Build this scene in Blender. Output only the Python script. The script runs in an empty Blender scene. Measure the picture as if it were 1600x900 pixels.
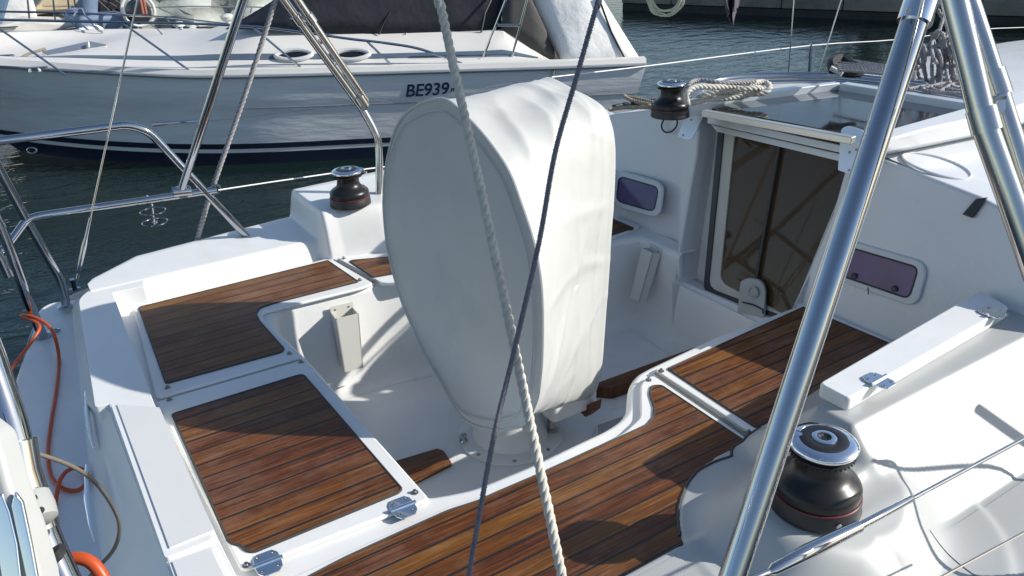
import bpy, bmesh, math, random
from mathutils import Vector, Matrix, noise
random.seed(7)
R=math.radians
# ------------------------------------------------------------------ camera
scene=bpy.context.scene
H=1.3                      # eye height above the cockpit seats (seats are z = 0)
CX,CY=800.0,450.0
def _unit(v): v=Vector(v); return v.normalized()
_a=(3041-CX,-220-CY); _b=(-80-CX,-115-CY)
F=math.sqrt(-(_a[0]*_b[0]+_a[1]*_b[1]))
_X=_unit((_a[0],-_a[1],-F)); _Y=_unit((_b[0],-_b[1],-F)); _Z=_X.cross(_Y)
RM=Matrix((_X,_Y,_Z))
EYE=Vector((0,0,H))
cd=bpy.data.cameras.new('camera'); cam=bpy.data.objects.new('camera',cd)
scene.collection.objects.link(cam)
cam.matrix_world=Matrix.Translation(EYE)@RM.to_4x4()
cd.sensor_width=36; cd.lens=F/1600*36; cd.clip_start=.03; cd.clip_end=2000
scene.camera=cam
# ------------------------------------------------------------------ light
SUN_AZ,SUN_EL=-34.0,29.0
w=bpy.data.worlds.new('World'); scene.world=w; w.use_nodes=True
nt=w.node_tree; sky=nt.nodes.new('ShaderNodeTexSky'); sky.sky_type='NISHITA'; sky.sun_disc=False
sky.sun_elevation=R(SUN_EL); sky.sun_rotation=R(90-SUN_AZ); sky.air_density=1.0; sky.dust_density=.6; sky.ozone_density=1.5
nt.nodes['Background'].inputs[1].default_value=.108
nt.links.new(sky.outputs[0],nt.nodes['Background'].inputs[0])
sl=bpy.data.lights.new('sun','SUN'); sl.energy=4.3; sl.angle=R(.5); sl.color=(1,.955,.88)
so=bpy.data.objects.new('sun',sl); scene.collection.objects.link(so)
so.rotation_euler=(R(90-SUN_EL),0,R(SUN_AZ+90))
so.location=(0,0,20)
scene.view_settings.view_transform='Standard'; scene.view_settings.look='None'
scene.view_settings.exposure=0.42; scene.view_settings.gamma=1
scene.view_settings.use_curve_mapping=False
scene.cycles.caustics_reflective=False; scene.cycles.caustics_refractive=False
# ------------------------------------------------------------------ sight-line helpers (metres on real planes of the place)
def ray(px,py): return RM@Vector((px-CX,-(py-CY),-F))
def A(px,py,z=0.0):
    d=ray(px,py); return EYE+d*((z-H)/d.z)
def AX(px,py,x):
    d=ray(px,py); return EYE+d*(x/d.x)
def AY(px,py,y):
    d=ray(px,py); return EYE+d*(y/d.y)
def AD(px,py,dist): return EYE+ray(px,py)*(dist/F)
def AP(px,py,p0,n):
    d=ray(px,py); n=Vector(n); return EYE+d*(((Vector(p0)-EYE).dot(n))/d.dot(n))
# ------------------------------------------------------------------ mesh helpers
col=scene.collection
class MB:
    def __init__(s): s.v=[]; s.f=[]
    def add(s,vs,fs):
        o=len(s.v); s.v+= [Vector(v) for v in vs]; s.f+=[tuple(o+i for i in f) for f in fs]; return s
    def box(s,c,h,rot=None):
        c=Vector(c); M=rot or Matrix.Identity(3)
        vs=[c+M@Vector((sx*h[0],sy*h[1],sz*h[2])) for sz in(-1,1) for sy in(-1,1) for sx in(-1,1)]
        return s.add(vs,[(0,2,3,1),(4,5,7,6),(0,1,5,4),(2,6,7,3),(0,4,6,2),(1,3,7,5)])
    def prism(s,poly,z0,z1):
        a=sum(poly[i][0]*poly[(i+1)%len(poly)][1]-poly[(i+1)%len(poly)][0]*poly[i][1] for i in range(len(poly)))
        if a<0: poly=poly[::-1]
        n=len(poly)
        vs=[(p[0],p[1],z0) for p in poly]+[(p[0],p[1],z1) for p in poly]
        return s.add(vs,[tuple(range(n))[::-1],tuple(range(n,2*n))]+[(i,(i+1)%n,n+(i+1)%n,n+i) for i in range(n)])
    def plate(s,pts,off):          # planar polygon of 3D points thickened by the vector off
        n=len(pts); off=Vector(off); nn=Vector((0,0,0))
        for i in range(n): nn+=Vector(pts[i]).cross(Vector(pts[(i+1)%n]))
        if nn.dot(off)<0: pts=pts[::-1]
        vs=[Vector(p) for p in pts]+[Vector(p)+off for p in pts]
        return s.add(vs,[tuple(range(n))[::-1],tuple(range(n,2*n))]+[(i,(i+1)%n,n+(i+1)%n,n+i) for i in range(n)])
    def tube(s,path,r,n=12,closed=False,cap=True):
        P=[Vector(p) for p in path]; m=len(P); rings=[]
        up=None
        for i in range(m):
            if closed: t=P[(i+1)%m]-P[(i-1)%m]
            else: t=P[min(i+1,m-1)]-P[max(i-1,0)]
            t.normalize()
            if up is None:
                up=Vector((0,0,1)) if abs(t.z)<.9 else Vector((1,0,0))
            a=(up-t*up.dot(t)).normalized(); b=t.cross(a); up=a
            ri=r[i] if isinstance(r,(list,tuple)) else r
            rings.append([P[i]+(a*math.cos(2*math.pi*k/n)+b*math.sin(2*math.pi*k/n))*ri for k in range(n)])
        vs=[v for g in rings for v in g]; fs=[]
        for i in range(m if closed else m-1):
            j=(i+1)%m
            for k in range(n):
                l=(k+1)%n; fs.append((i*n+k,i*n+l,j*n+l,j*n+k))
        if cap and not closed:
            fs.append(tuple(range(n))[::-1]); fs.append(tuple((m-1)*n+k for k in range(n)))
        return s.add(vs,fs)
    def lathe(s,c,prof,n=48,axis=(0,0,1)):   # prof: (radius, height)
        c=Vector(c); ax=Vector(axis).normalized(); q=ax.to_track_quat('Z','Y').to_matrix()
        vs=[]; fs=[]; m=len(prof)
        for r,h in prof:
            for k in range(n):
                t=2*math.pi*k/n; vs.append(c+q@Vector((r*math.cos(t),r*math.sin(t),h)))
        for i in range(m-1):
            for k in range(n):
                l=(k+1)%n; fs.append((i*n+k,i*n+l,(i+1)*n+l,(i+1)*n+k))
        fs.append(tuple(range(n))[::-1]); fs.append(tuple((m-1)*n+k for k in range(n)))
        return s.add(vs,fs)
    def grid(s,rows,flip=False):
        m=len(rows);n=len(rows[0]); fs=[]
        for i in range(m-1):
            for j in range(n-1):
                q=(i*n+j,i*n+j+1,(i+1)*n+j+1,(i+1)*n+j); fs.append(q[::-1] if flip else q)
        return s.add([p for r in rows for p in r],fs)
def smooth_path(pts,k=8,closed=False):
    P=[Vector(p) for p in pts]; n=len(P); out=[]
    for i in range(n if closed else n-1):
        if closed: p0,p1,p2,p3=P[i-1],P[i],P[(i+1)%n],P[(i+2)%n]
        else: p0,p1,p2,p3=P[max(i-1,0)],P[i],P[i+1],P[min(i+2,n-1)]
        for j in range(k):
            t=j/k
            out.append(.5*((2*p1)+(p2-p0)*t+(2*p0-5*p1+4*p2-p3)*t*t+(3*p1-p0-3*p2+p3)*t**3))
    if not closed: out.append(P[-1])
    return out
def bent(pts,r=.04,k=6):        # straight runs with rounded bends
    P=[Vector(p) for p in pts]; out=[P[0]]
    for i in range(1,len(P)-1):
        a=(P[i-1]-P[i]); b=(P[i+1]-P[i]); rr=min(r,a.length*.45,b.length*.45)
        p0=P[i]+a.normalized()*rr; p2=P[i]+b.normalized()*rr
        for j in range(k+1):
            t=j/k; out.append(p0*(1-t)**2+P[i]*2*t*(1-t)+p2*t*t)
    out.append(P[-1]); return out
def round_poly(pts,r,k=5):
    P=[Vector((p[0],p[1],0)) for p in pts]; n=len(P); out=[]
    rs=r if isinstance(r,(list,tuple)) else [r]*n
    for i in range(n):
        a=P[i-1]-P[i]; b=P[(i+1)%n]-P[i]; rr=min(rs[i],a.length*.45,b.length*.45)
        if rr<1e-5: out.append((P[i].x,P[i].y)); continue
        p0=P[i]+a.normalized()*rr; p2=P[i]+b.normalized()*rr
        for j in range(k+1):
            t=j/k; q=p0*(1-t)**2+P[i]*2*t*(1-t)+p2*t*t; out.append((q.x,q.y))
    return out
ORG={}
def obj(name,mb,m,parent=None,bevel=0,seg=3,ang=35,sub=0,kind=None):
    me=bpy.data.meshes.new(name)
    v=mb.v
    if parent is None:
        lo=Vector([min(p[i] for p in v) for i in range(3)]); hi=Vector([max(p[i] for p in v) for i in range(3)])
        org=Vector(((lo.x+hi.x)/2,(lo.y+hi.y)/2,lo.z))
    else: org=ORG[parent.name]
    me.from_pydata([p-org for p in v],[],mb.f); me.update()
    b=bmesh.new(); b.from_mesh(me); bmesh.ops.remove_doubles(b,verts=b.verts,dist=1e-6)
    bmesh.ops.recalc_face_normals(b,faces=b.faces) if not getattr(mb,'keep',False) else None
    b.to_mesh(me); b.free()
    for p in me.polygons: p.use_smooth=True
    me.set_sharp_from_angle(angle=R(ang))
    if not isinstance(m,(list,tuple)): m=[m]
    for x in m: me.materials.append(x)
    o=bpy.data.objects.new(name,me); col.objects.link(o)
    if parent is None: o.location=org
    else: o.parent=parent
    ORG[o.name]=org
    if bevel:
        d=o.modifiers.new('bevel','BEVEL'); d.width=bevel; d.segments=seg; d.limit_method='ANGLE'; d.angle_limit=R(30)
        d.harden_normals=False
        d2=o.modifiers.new('wn','WEIGHTED_NORMAL'); d2.keep_sharp=False
    if sub:
        d=o.modifiers.new('sub','SUBSURF'); d.levels=sub; d.render_levels=sub
    if kind: o['kind']=kind
    return o
def tag(o,label=None,cat=None,group=None,kind=None):
    if label: o['label']=label
    if cat: o['category']=cat
    if group: o['group']=group
    if kind: o['kind']=kind
    return o
def thing(name,loc,label,cat,group=None):
    o=bpy.data.objects.new(name,None); col.objects.link(o); o.location=loc; o.empty_display_size=.1
    ORG[o.name]=Vector(loc); return tag(o,label,cat,group)
# ------------------------------------------------------------------ materials
def mat(name,color,rough=.5,metal=0,spec=.5,var=0,vscale=6,bump=0,bscale=200,bdist=.001,stretch=None,coat=0,sub=0,dark=None,darks=1.5,darkamt=0):
    m=bpy.data.materials.new(name); m.use_nodes=True; N=m.node_tree.nodes; L=m.node_tree.links; b=N['Principled BSDF']
    b.inputs['Base Color'].default_value=(*color,1); b.inputs['Roughness'].default_value=rough; b.inputs['Metallic'].default_value=metal
    b.inputs['Specular IOR Level'].default_value=spec; b.inputs['Coat Weight'].default_value=coat; b.inputs['Coat Roughness'].default_value=.08
    tc=N.new('ShaderNodeTexCoord'); mp=N.new('ShaderNodeMapping'); L.new(tc.outputs['Object'],mp.inputs[0])
    if stretch: mp.inputs['Scale'].default_value=stretch
    if var:
        n=N.new('ShaderNodeTexNoise'); n.inputs['Scale'].default_value=vscale; n.inputs['Detail'].default_value=6; L.new(mp.outputs[0],n.inputs[0])
        r=N.new('ShaderNodeMapRange'); r.inputs[1].default_value=.3; r.inputs[2].default_value=.7; r.inputs[3].default_value=1-var; r.inputs[4].default_value=1+var*.5
        L.new(n.outputs[0],r.inputs[0])
        mx=N.new('ShaderNodeMix'); mx.data_type='RGBA'; mx.blend_type='MULTIPLY'; mx.inputs[0].default_value=1; mx.inputs[6].default_value=(*color,1)
        cc=N.new('ShaderNodeCombineColor'); [L.new(r.outputs[0],cc.inputs[i]) for i in range(3)]
        L.new(cc.outputs[0],mx.inputs[7]); last=mx.outputs[2]
        r2=N.new('ShaderNodeMapRange'); r2.inputs[3].default_value=max(0,rough-.08); r2.inputs[4].default_value=min(1,rough+.1); L.new(n.outputs[0],r2.inputs[0]); L.new(r2.outputs[0],b.inputs['Roughness'])
        if dark:
            n3=N.new('ShaderNodeTexNoise'); n3.inputs['Scale'].default_value=darks; n3.inputs['Detail'].default_value=8; n3.inputs['Roughness'].default_value=.7; L.new(mp.outputs[0],n3.inputs[0])
            r3=N.new('ShaderNodeMapRange'); r3.inputs[1].default_value=.52; r3.inputs[2].default_value=.75; r3.inputs[4].default_value=darkamt; L.new(n3.outputs[0],r3.inputs[0])
            m2=N.new('ShaderNodeMix'); m2.data_type='RGBA'; L.new(r3.outputs[0],m2.inputs[0]); L.new(last,m2.inputs[6]); m2.inputs[7].default_value=(*dark,1); last=m2.outputs[2]
        L.new(last,b.inputs['Base Color'])
    if bump:
        n2=N.new('ShaderNodeTexNoise'); n2.inputs['Scale'].default_value=bscale; n2.inputs['Detail'].default_value=4; L.new(mp.outputs[0],n2.inputs[0])
        bp=N.new('ShaderNodeBump'); bp.inputs['Strength'].default_value=bump; bp.inputs['Distance'].default_value=bdist; L.new(n2.outputs[0],bp.inputs['Height']); L.new(bp.outputs[0],b.inputs['Normal'])
    return m
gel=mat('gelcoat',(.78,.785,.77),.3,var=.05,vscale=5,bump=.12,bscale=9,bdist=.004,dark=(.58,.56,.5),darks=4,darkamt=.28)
geldim=mat('toned down deck gelcoat',(.43,.44,.43),.38,var=.07,vscale=3,bump=.12,bscale=9,bdist=.003,dark=(.40,.39,.35),darks=5,darkamt=.4)  # chalky gelcoat, its colour also lowered to hold back brightness of sun-facing slopes
gelcabin=mat('gelcoat cabin',(.67,.685,.70),.28,var=.04,vscale=4,bump=.1,bscale=6,bdist=.004,dark=(.55,.54,.5),darks=3,darkamt=.2)
pvc=mat('white plastic',(.66,.65,.6),.4,var=.05,bump=.05)
steel=mat('polished stainless steel',(.47,.485,.51),.05,1,var=.04,vscale=30)
steel2=mat('worn stainless steel',(.62,.6,.57),.16,1,var=.12,vscale=14,stretch=(1,1,.3))
chrome=mat('chrome',(.85,.86,.88),.06,1)
alu=mat('anodised aluminium',(.62,.62,.59),.38,.7,var=.06)
aluw=mat('white coated aluminium',(.72,.77,.83),.3,.45,var=.05)
blackp=mat('black plastic',(.018,.018,.02),.38,var=.2,bump=.1)
rubber=mat('black rubber',(.02,.02,.02),.6)
screwm=mat('screw steel',(.35,.34,.32),.3,1)
cloth=mat('white canvas',(.52,.525,.505),.55,var=.05,vscale=3,bump=.35,bscale=16,bdist=.004,dark=(.40,.41,.385),darks=3.5,darkamt=.45)
def woven():   # fine weave over the canvas
    m=cloth; N=m.node_tree.nodes; L=m.node_tree.links; b=N['Principled BSDF']
    b.inputs['Sheen Weight'].default_value=.15
woven()
ropew=mat('white rope',(.6,.57,.5),.85,var=.15,vscale=60,bump=.6,bscale=600)
ropeg=mat('grey rope',(.34,.33,.34),.85,var=.25,vscale=80,bump=.6,bscale=600)
roped=mat('flecked grey cord',(.17,.165,.2),.7,var=.3,vscale=200,bump=.6,bscale=600)
ropetan=mat('tan rope',(.38,.32,.24),.85,var=.2,vscale=60,bump=.5,bscale=500)
orange=mat('orange rubber cable',(.50,.075,.015),.4,var=.12)
seamm=mat('dark caulk',(.04,.038,.036),.6)
redm=mat('red plastic',(.13,.02,.025),.4)
def nonskid_mat(nm='nonskid gelcoat',c=(.42,.43,.425)):
    m=mat(nm,c,.5,var=.04,vscale=4); N=m.node_tree.nodes; L=m.node_tree.links; b=N['Principled BSDF']
    tc=N.new('ShaderNodeTexCoord'); mp=N.new('ShaderNodeMapping'); mp.inputs['Rotation'].default_value=(0,0,R(45)); L.new(tc.outputs['Object'],mp.inputs[0])
    h=[]
    for ax in(0,1):
        wv=N.new('ShaderNodeTexWave'); wv.bands_direction='XY'[ax]; wv.inputs['Scale'].default_value=95; L.new(mp.outputs[0],wv.inputs[0]); h.append(wv.outputs['Fac'])
    mu=N.new('ShaderNodeMath'); mu.operation='MULTIPLY'; L.new(h[0],mu.inputs[0]); L.new(h[1],mu.inputs[1])
    bp=N.new('ShaderNodeBump'); bp.inputs['Strength'].default_value=.5; bp.inputs['Distance'].default_value=.0007; L.new(mu.outputs[0],bp.inputs['Height']); L.new(bp.outputs[0],b.inputs['Normal'])
    return m
nonskid=nonskid_mat(); nonskid2=nonskid_mat('white nonskid gelcoat',(.70,.705,.69))
def teak_mat(name,pitch=.0447,off=0.0,yaw=0,tint=1.0,caulk=True):
    m=bpy.data.materials.new(name); m.use_nodes=True; N=m.node_tree.nodes; L=m.node_tree.links; b=N['Principled BSDF']
    def math_(op,a,c=None,d=None):
        n=N.new('ShaderNodeMath'); n.operation=op
        for i,x in enumerate((a,c,d)):
            if x is None: continue
            if isinstance(x,(int,float)): n.inputs[i].default_value=x
            else: L.new(x,n.inputs[i])
        return n.outputs[0]
    tc=N.new('ShaderNodeTexCoord'); mp=N.new('ShaderNodeMapping'); mp.inputs['Rotation'].default_value=(0,0,yaw); L.new(tc.outputs['Object'],mp.inputs[0])
    sx=N.new('ShaderNodeSeparateXYZ'); L.new(mp.outputs[0],sx.inputs[0])
    t=math_('DIVIDE',math_('ADD',sx.outputs[1],off),pitch); idx=math_('FLOOR',t); fr=math_('FRACT',t)
    wn=N.new('ShaderNodeTexWhiteNoise'); wn.noise_dimensions='1D'; L.new(idx,wn.inputs['W'])
    # grain: stretched noise, shifted per plank
    cb=N.new('ShaderNodeCombineXYZ'); L.new(math_('ADD',math_('MULTIPLY',sx.outputs[0],5.0),math_('MULTIPLY',wn.outputs[0],40)),cb.inputs[0]); L.new(math_('MULTIPLY',sx.outputs[1],150.0),cb.inputs[1])
    g=N.new('ShaderNodeTexNoise'); g.inputs['Scale'].default_value=1; g.inputs['Detail'].default_value=9; g.inputs['Roughness'].default_value=.68; g.inputs['Distortion'].default_value=.6; L.new(cb.outputs[0],g.inputs[0])
    cb2=N.new('ShaderNodeCombineXYZ'); L.new(math_('ADD',math_('MULTIPLY',sx.outputs[0],3.0),math_('MULTIPLY',wn.outputs[0],17)),cb2.inputs[0]); L.new(math_('MULTIPLY',sx.outputs[1],14.0),cb2.inputs[1])
    g2=N.new('ShaderNodeTexNoise'); g2.inputs['Scale'].default_value=1.3; g2.inputs['Detail'].default_value=6; g2.inputs['Roughness'].default_value=.7; L.new(cb2.outputs[0],g2.inputs[0])
    f=math_('ADD',math_('ADD',math_('MULTIPLY',g.outputs[0],.9),math_('MULTIPLY',g2.outputs[0],.42)),math_('MULTIPLY',math_('SUBTRACT',wn.outputs[0],.5),.13))
    ramp=N.new('ShaderNodeValToRGB'); e=ramp.color_ramp.elements
    cols=[(.38,(.030,.010,.005)),(.55,(.090,.030,.012)),(.68,(.165,.060,.022)),(.80,(.26,.108,.042)),(.98,(.38,.20,.10))]
    e[0].position,e[0].color=cols[0][0],(*[c*tint for c in cols[0][1]],1); e[1].position,e[1].color=cols[-1][0],(*[c*tint for c in cols[-1][1]],1)
    for p,c in cols[1:-1]:
        q=e.new(p); q.color=(*[x*tint for x in c],1)
    L.new(f,ramp.inputs[0]); last=ramp.outputs[0]
    hue=N.new('ShaderNodeHueSaturation'); L.new(last,hue.inputs['Color']); L.new(math_('ADD',math_('MULTIPLY',wn.outputs[0],.014),.497),hue.inputs['Hue']); hue.inputs['Saturation'].default_value=1.13; hue.inputs['Value'].default_value=.76
    last=hue.outputs[0]
    # worn silvery patches
    wp=N.new('ShaderNodeTexNoise'); wp.inputs['Scale'].default_value=3.1; wp.inputs['Detail'].default_value=9; wp.inputs['Roughness'].default_value=.75; L.new(tc.outputs['Object'],wp.inputs[0])
    wr=N.new('ShaderNodeMapRange'); wr.inputs[1].default_value=.55; wr.inputs[2].default_value=.72; wr.inputs[4].default_value=.28; L.new(math_('MULTIPLY',math_('ADD',wp.outputs[0],math_('MULTIPLY',g.outputs[0],.35)),.86),wr.inputs[0])
    mx=N.new('ShaderNodeMix'); mx.data_type='RGBA'; L.new(wr.outputs[0],mx.inputs[0]); L.new(last,mx.inputs[6]); mx.inputs[7].default_value=(.30,.20,.15,1); last=mx.outputs[2]
    hgt=g.outputs[0]
    if caulk:
        d=math_('ABSOLUTE',math_('SUBTRACT',fr,.5)); ck=math_('GREATER_THAN',d,.5-.055)
        mc=N.new('ShaderNodeMix'); mc.data_type='RGBA'; L.new(ck,mc.inputs[0]); L.new(last,mc.inputs[6]); mc.inputs[7].default_value=(.012,.011,.011,1); last=mc.outputs[2]
        hgt=math_('SUBTRACT',math_('MULTIPLY',g.outputs[0],.35),math_('MULTIPLY',ck,1.2))
    L.new(last,b.inputs['Base Color']); b.inputs['Roughness'].default_value=.5
    rr=N.new('ShaderNodeMapRange'); rr.inputs[3].default_value=.38; rr.inputs[4].default_value=.68; L.new(g.outputs[0],rr.inputs[0]); L.new(rr.outputs[0],b.inputs['Roughness'])
    bp=N.new('ShaderNodeBump'); bp.inputs['Strength'].default_value=.8; bp.inputs['Distance'].default_value=.0016; L.new(hgt,bp.inputs['Height']); L.new(bp.outputs[0],b.inputs['Normal'])
    return m
teak=teak_mat('teak strip planking',pitch=.051)
teak2=teak_mat('wide teak planking',pitch=.0615,off=.009)
teaks=teak_mat('teak solid',caulk=False,pitch=.2)
def water_mat():
    m=bpy.data.materials.new('harbour water'); m.use_nodes=True; N=m.node_tree.nodes; L=m.node_tree.links; b=N['Principled BSDF']
    b.inputs['Base Color'].default_value=(.006,.015,.014,1); b.inputs['Roughness'].default_value=.03; b.inputs['IOR'].default_value=1.33
    tc=N.new('ShaderNodeTexCoord'); mp=N.new('ShaderNodeMapping'); mp.inputs['Scale'].default_value=(1,1.6,1); mp.inputs['Rotation'].default_value=(0,0,R(35)); L.new(tc.outputs['Object'],mp.inputs[0])
    n1=N.new('ShaderNodeTexNoise'); n1.inputs['Scale'].default_value=2.2; n1.inputs['Detail'].default_value=4; n1.inputs['Roughness'].default_value=.5; n1.inputs['Distortion'].default_value=.4; L.new(mp.outputs[0],n1.inputs[0])
    n2=N.new('ShaderNodeTexNoise'); n2.inputs['Scale'].default_value=11; n2.inputs['Detail'].default_value=3; L.new(mp.outputs[0],n2.inputs[0])
    a=N.new('ShaderNodeMath'); a.operation='MULTIPLY_ADD'; a.inputs[1].default_value=.16; L.new(n2.outputs[0],a.inputs[0]); L.new(n1.outputs[0],a.inputs[2])
    bp=N.new('ShaderNodeBump'); bp.inputs['Strength'].default_value=1; bp.inputs['Distance'].default_value=.027; L.new(a.outputs[0],bp.inputs['Height']); L.new(bp.outputs[0],b.inputs['Normal'])
    return m
waterm=water_mat()
def glassy(name,tint,rough=.03,body=None,amt=0):
    m=bpy.data.materials.new(name); m.use_nodes=True; N=m.node_tree.nodes; L=m.node_tree.links
    N.remove(N['Principled BSDF']); out=N['Material Output']
    tr=N.new('ShaderNodeBsdfTransparent'); tr.inputs[0].default_value=(*tint,1)
    gl=N.new('ShaderNodeBsdfGlossy'); gl.inputs['Roughness'].default_value=rough
    fr=N.new('ShaderNodeFresnel'); fr.inputs[0].default_value=1.38
    mx=N.new('ShaderNodeMixShader'); L.new(fr.outputs[0],mx.inputs[0])
    base=tr.outputs[0]
    if body:
        df=N.new('ShaderNodeBsdfDiffuse'); df.inputs[0].default_value=(*body,1); m3=N.new('ShaderNodeMixShader'); m3.inputs[0].default_value=amt; L.new(tr.outputs[0],m3.inputs[1]); L.new(df.outputs[0],m3.inputs[2]); base=m3.outputs[0]
    L.new(base,mx.inputs[1]); L.new(gl.outputs[0],mx.inputs[2]); L.new(mx.outputs[0],out.inputs[0])
    return m
smoke=glassy('smoked acrylic',(.55,.42,.30),body=(.13,.085,.045),amt=.5)
roofglass=mat('dark acrylic roof',(.012,.012,.014),.06,spec=.6,var=.1,vscale=5)
purple=mat('purple tinted acrylic',(.10,.06,.17),.1,spec=.5,var=.35,vscale=9)
navy=mat('navy paint',(.008,.014,.035),.35,var=.15)
bluegrey=mat('blue grey stripe',(.10,.14,.19),.4,var=.12)
# ------------------------------------------------------------------ water
WZ=-1.2
mb=MB(); S=300; mb.add([(-S,-S,WZ),(S,-S,WZ),(S,S,WZ),(-S,S,WZ)],[(0,1,2,3)])
water=obj('water',mb,waterm,kind='structure')
# ------------------------------------------------------------------ quay
stone=mat('quay stone',(.25,.23,.19),.85,var=.35,vscale=1.2,bump=.8,bscale=8,bdist=.03,dark=(.06,.055,.045),darks=.7,darkamt=.7)
stonewet=mat('wet quay stone',(.03,.032,.028),.6,var=.4,vscale=2,bump=.8,bscale=6,bdist=.03)
qa=A(972,16,WZ); qb=A(1640,42,WZ); qd=(qb-qa).normalized(); qn=Vector((-qd.y,qd.x,0)); 
if qn.dot(qa)<0: qn=-qn
qe=qa+qd*30
q=thing('quay_wall',qa.lerp(qe,.3),'long stone quay wall across the water with a dark wet foot','wall')
def qbox(name,m,z0,z1,d0,d1,a=qa,e=qe,parent=q,bevel=.03):
    mb=MB(); mb.prism([(p.x,p.y) for p in (a+qn*d0,e+qn*d0,e+qn*d1,a+qn*d1)],z0,z1); return obj(name,mb,m,parent,bevel=bevel)
qbox('wet_foot',stonewet,-1.6,-1.02,0,9.9)
nb=22
for i in range(nb):
    a_=qa+qd*(30*i/nb+.01); e_=qa+qd*(30*(i+1)/nb-.01)
    qbox('coping_stone',stone,-1.017,-.72,-.05+random.uniform(-.01,.01),1.4,a_,e_,bevel=.02)
qbox('quay_top',stone,-1.017,-.74,1.41,9.9)
# dark trees standing on the quay (out of the picture, mirrored in the water)
bark=mat('bark',(.07,.05,.035),.9,var=.3); leafm=mat('leaves',(.045,.075,.03),.7,var=.5,vscale=1.5)
for i in range(5):
    b0=qa+qd*(6.6+i*3.6)+qn*2.6+Vector((0,0,-.75))
    t=thing('broadleaf_tree',b0,['tree on the quay, nearest its left end','tree second along the quay','tree third along the quay','tree fourth along the quay','tree last along the quay'][i]+', mirrored darkly in the water','tree','trees on the quay')
    mb=MB(); mb.tube([b0,b0+Vector((.05,0,1.5)),b0+Vector((0,.1,3.4))],[.22,.17,.09],10)
    for k in range(6):
        a_=k*1.05; mb.tube([b0+Vector((0,0,1.6+.25*k)),b0+Vector((1.1*math.cos(a_),1.1*math.sin(a_),3+.3*k))],[.07,.025],6)
    obj('trunk',mb,bark,t)
    mb=MB(); rnd=random.Random(i)
    cl=[Vector((rnd.gauss(0,.95),rnd.gauss(0,.95),rnd.uniform(1.2,6.2))) for _ in range(26)]
    for k in range(2600):
        c=rnd.choice(cl); p=b0+c+Vector((rnd.gauss(0,.42),rnd.gauss(0,.42),rnd.gauss(0,.38))); d1=Vector((rnd.gauss(0,1),rnd.gauss(0,1),rnd.gauss(0,1))).normalized()*.13; d2=Vector((rnd.gauss(0,1),rnd.gauss(0,1),rnd.gauss(0,1))).normalized()*.13
        mb.add([p-d1,p+d2,p+d1,p-d2],[(0,1,2,3)])
    mb.keep=True
    obj('crown',mb,leafm,t)
# ------------------------------------------------------------------ moored motor yacht
yo=Vector((1.6,9.26,-1.2)); yu=Vector((.89,-.455,0)).normalized(); yn=Vector((yu.y,-yu.x,0))   # yn points at our boat
def YP(px,py,off): return AP(px,py,yo+yn*off,yn)
def YU(u,off,z): return Vector((yo.x,yo.y,0))+yu*u+yn*off+Vector((0,0,z))
def lerp(a,b,t): return a+(b-a)*t
def interp(x,xs,ys):
    if x<=xs[0]: return ys[0]+(x-xs[0])*(ys[1]-ys[0])/(xs[1]-xs[0])
    for i in range(len(xs)-1):
        if x<=xs[i+1]: return lerp(ys[i],ys[i+1],(x-xs[i])/(xs[i+1]-xs[i]))
    return ys[-1]+(x-xs[-1])*(ys[-1]-ys[-2])/(xs[-1]-xs[-2])
HB=1.65  # half beam
yacht=thing('motor_yacht',YU(1.5,-HB,WZ),'large white motor yacht with black canopy moored alongside, navy waterline','motor yacht')
hullw=mat('yacht hull paint',(.76,.77,.78),.14,var=.09,vscale=3,stretch=(.5,.5,2.5),dark=(.60,.61,.62),darks=3,darkamt=.45,bump=.45,bscale=5,bdist=.02)
deckw=mat('yacht deck gelcoat',(.72,.70,.66),.45,var=.08,vscale=3,stretch=(.4,.4,1.5),dark=(.5,.47,.42),darks=3,darkamt=.5,bump=.1,bscale=20)
def side_off(u,s):      # offset of the near topside from the straight side; s=0 waterline .. 1 rail
    o=.02+.06*s
    if u<1.2: o-=(1.2-u)**2*(.095*(1-s)+.055*s)
    if u>3.5: o-=(u-3.5)**2*.02
    return max(o,-HB)
def railz(u): return interp(u,[-3.4,-1.7,.2,2.2,5.1],[.02,-.07,-.2,-.245,-.30])
def bow_u(u,s):         # raked stem: columns slide forward with height
    if u>-1.0: return u
    k=(-1.0-u)/2.2
    return u-(s**.8)*1.3*k+ .75*k
us=[-3.2+i*.15 for i in range(55)]+[5.08]
S_=[-.18,0,.12,.18,.24,.45,.62,.66,.8,.95,1.0]
def hullpt(u,s,side=1):
    uu=bow_u(u,max(s,0)); 
    if u>4.3: uu=u-(1-s)*.25*(u-4.3)/.78
    z=WZ+s*(railz(u)-WZ)
    o=side_off(uu,max(s,0))
    if .45<s<.64: o+=.0
    if s>=.66: o+=.012
    if u<=-3.15: o=-HB
    if side<0: o=-2*HB-o
    return YU(uu,o,z)
def hullrows(s0,s1,k=None):
    ss=[s for s in S_ if s0-1e-6<=s<=s1+1e-6]
    return ss
for nm,s0,s1,m,pr in (('hull',.18,1.0,hullw,0),('waterline_stripe',.135,.18,mat('white stripe paint',(.7,.7,.68),.4),0),('antifouling',-.18,.135,navy,0)):
    mb=MB(); ss=sorted(set([s0,s1]+[s for s in S_ if s0<s<s1]))
    for sd in(1,-1):
        mb.grid([[hullpt(u,s,sd) for u in us] for s in ss])
    mb.grid([[hullpt(us[-1],s,1) ,hullpt(us[-1],s,-1)] for s in ss])
    hull=obj(nm,mb,m,yacht,ang=25)
mb=MB()
for sd in(1,-1): mb.grid([[hullpt(u,s,sd)+yn*.004*sd for u in us] for s in (.18,.24)])
obj('boot_stripe',mb,navy,yacht)
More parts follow.
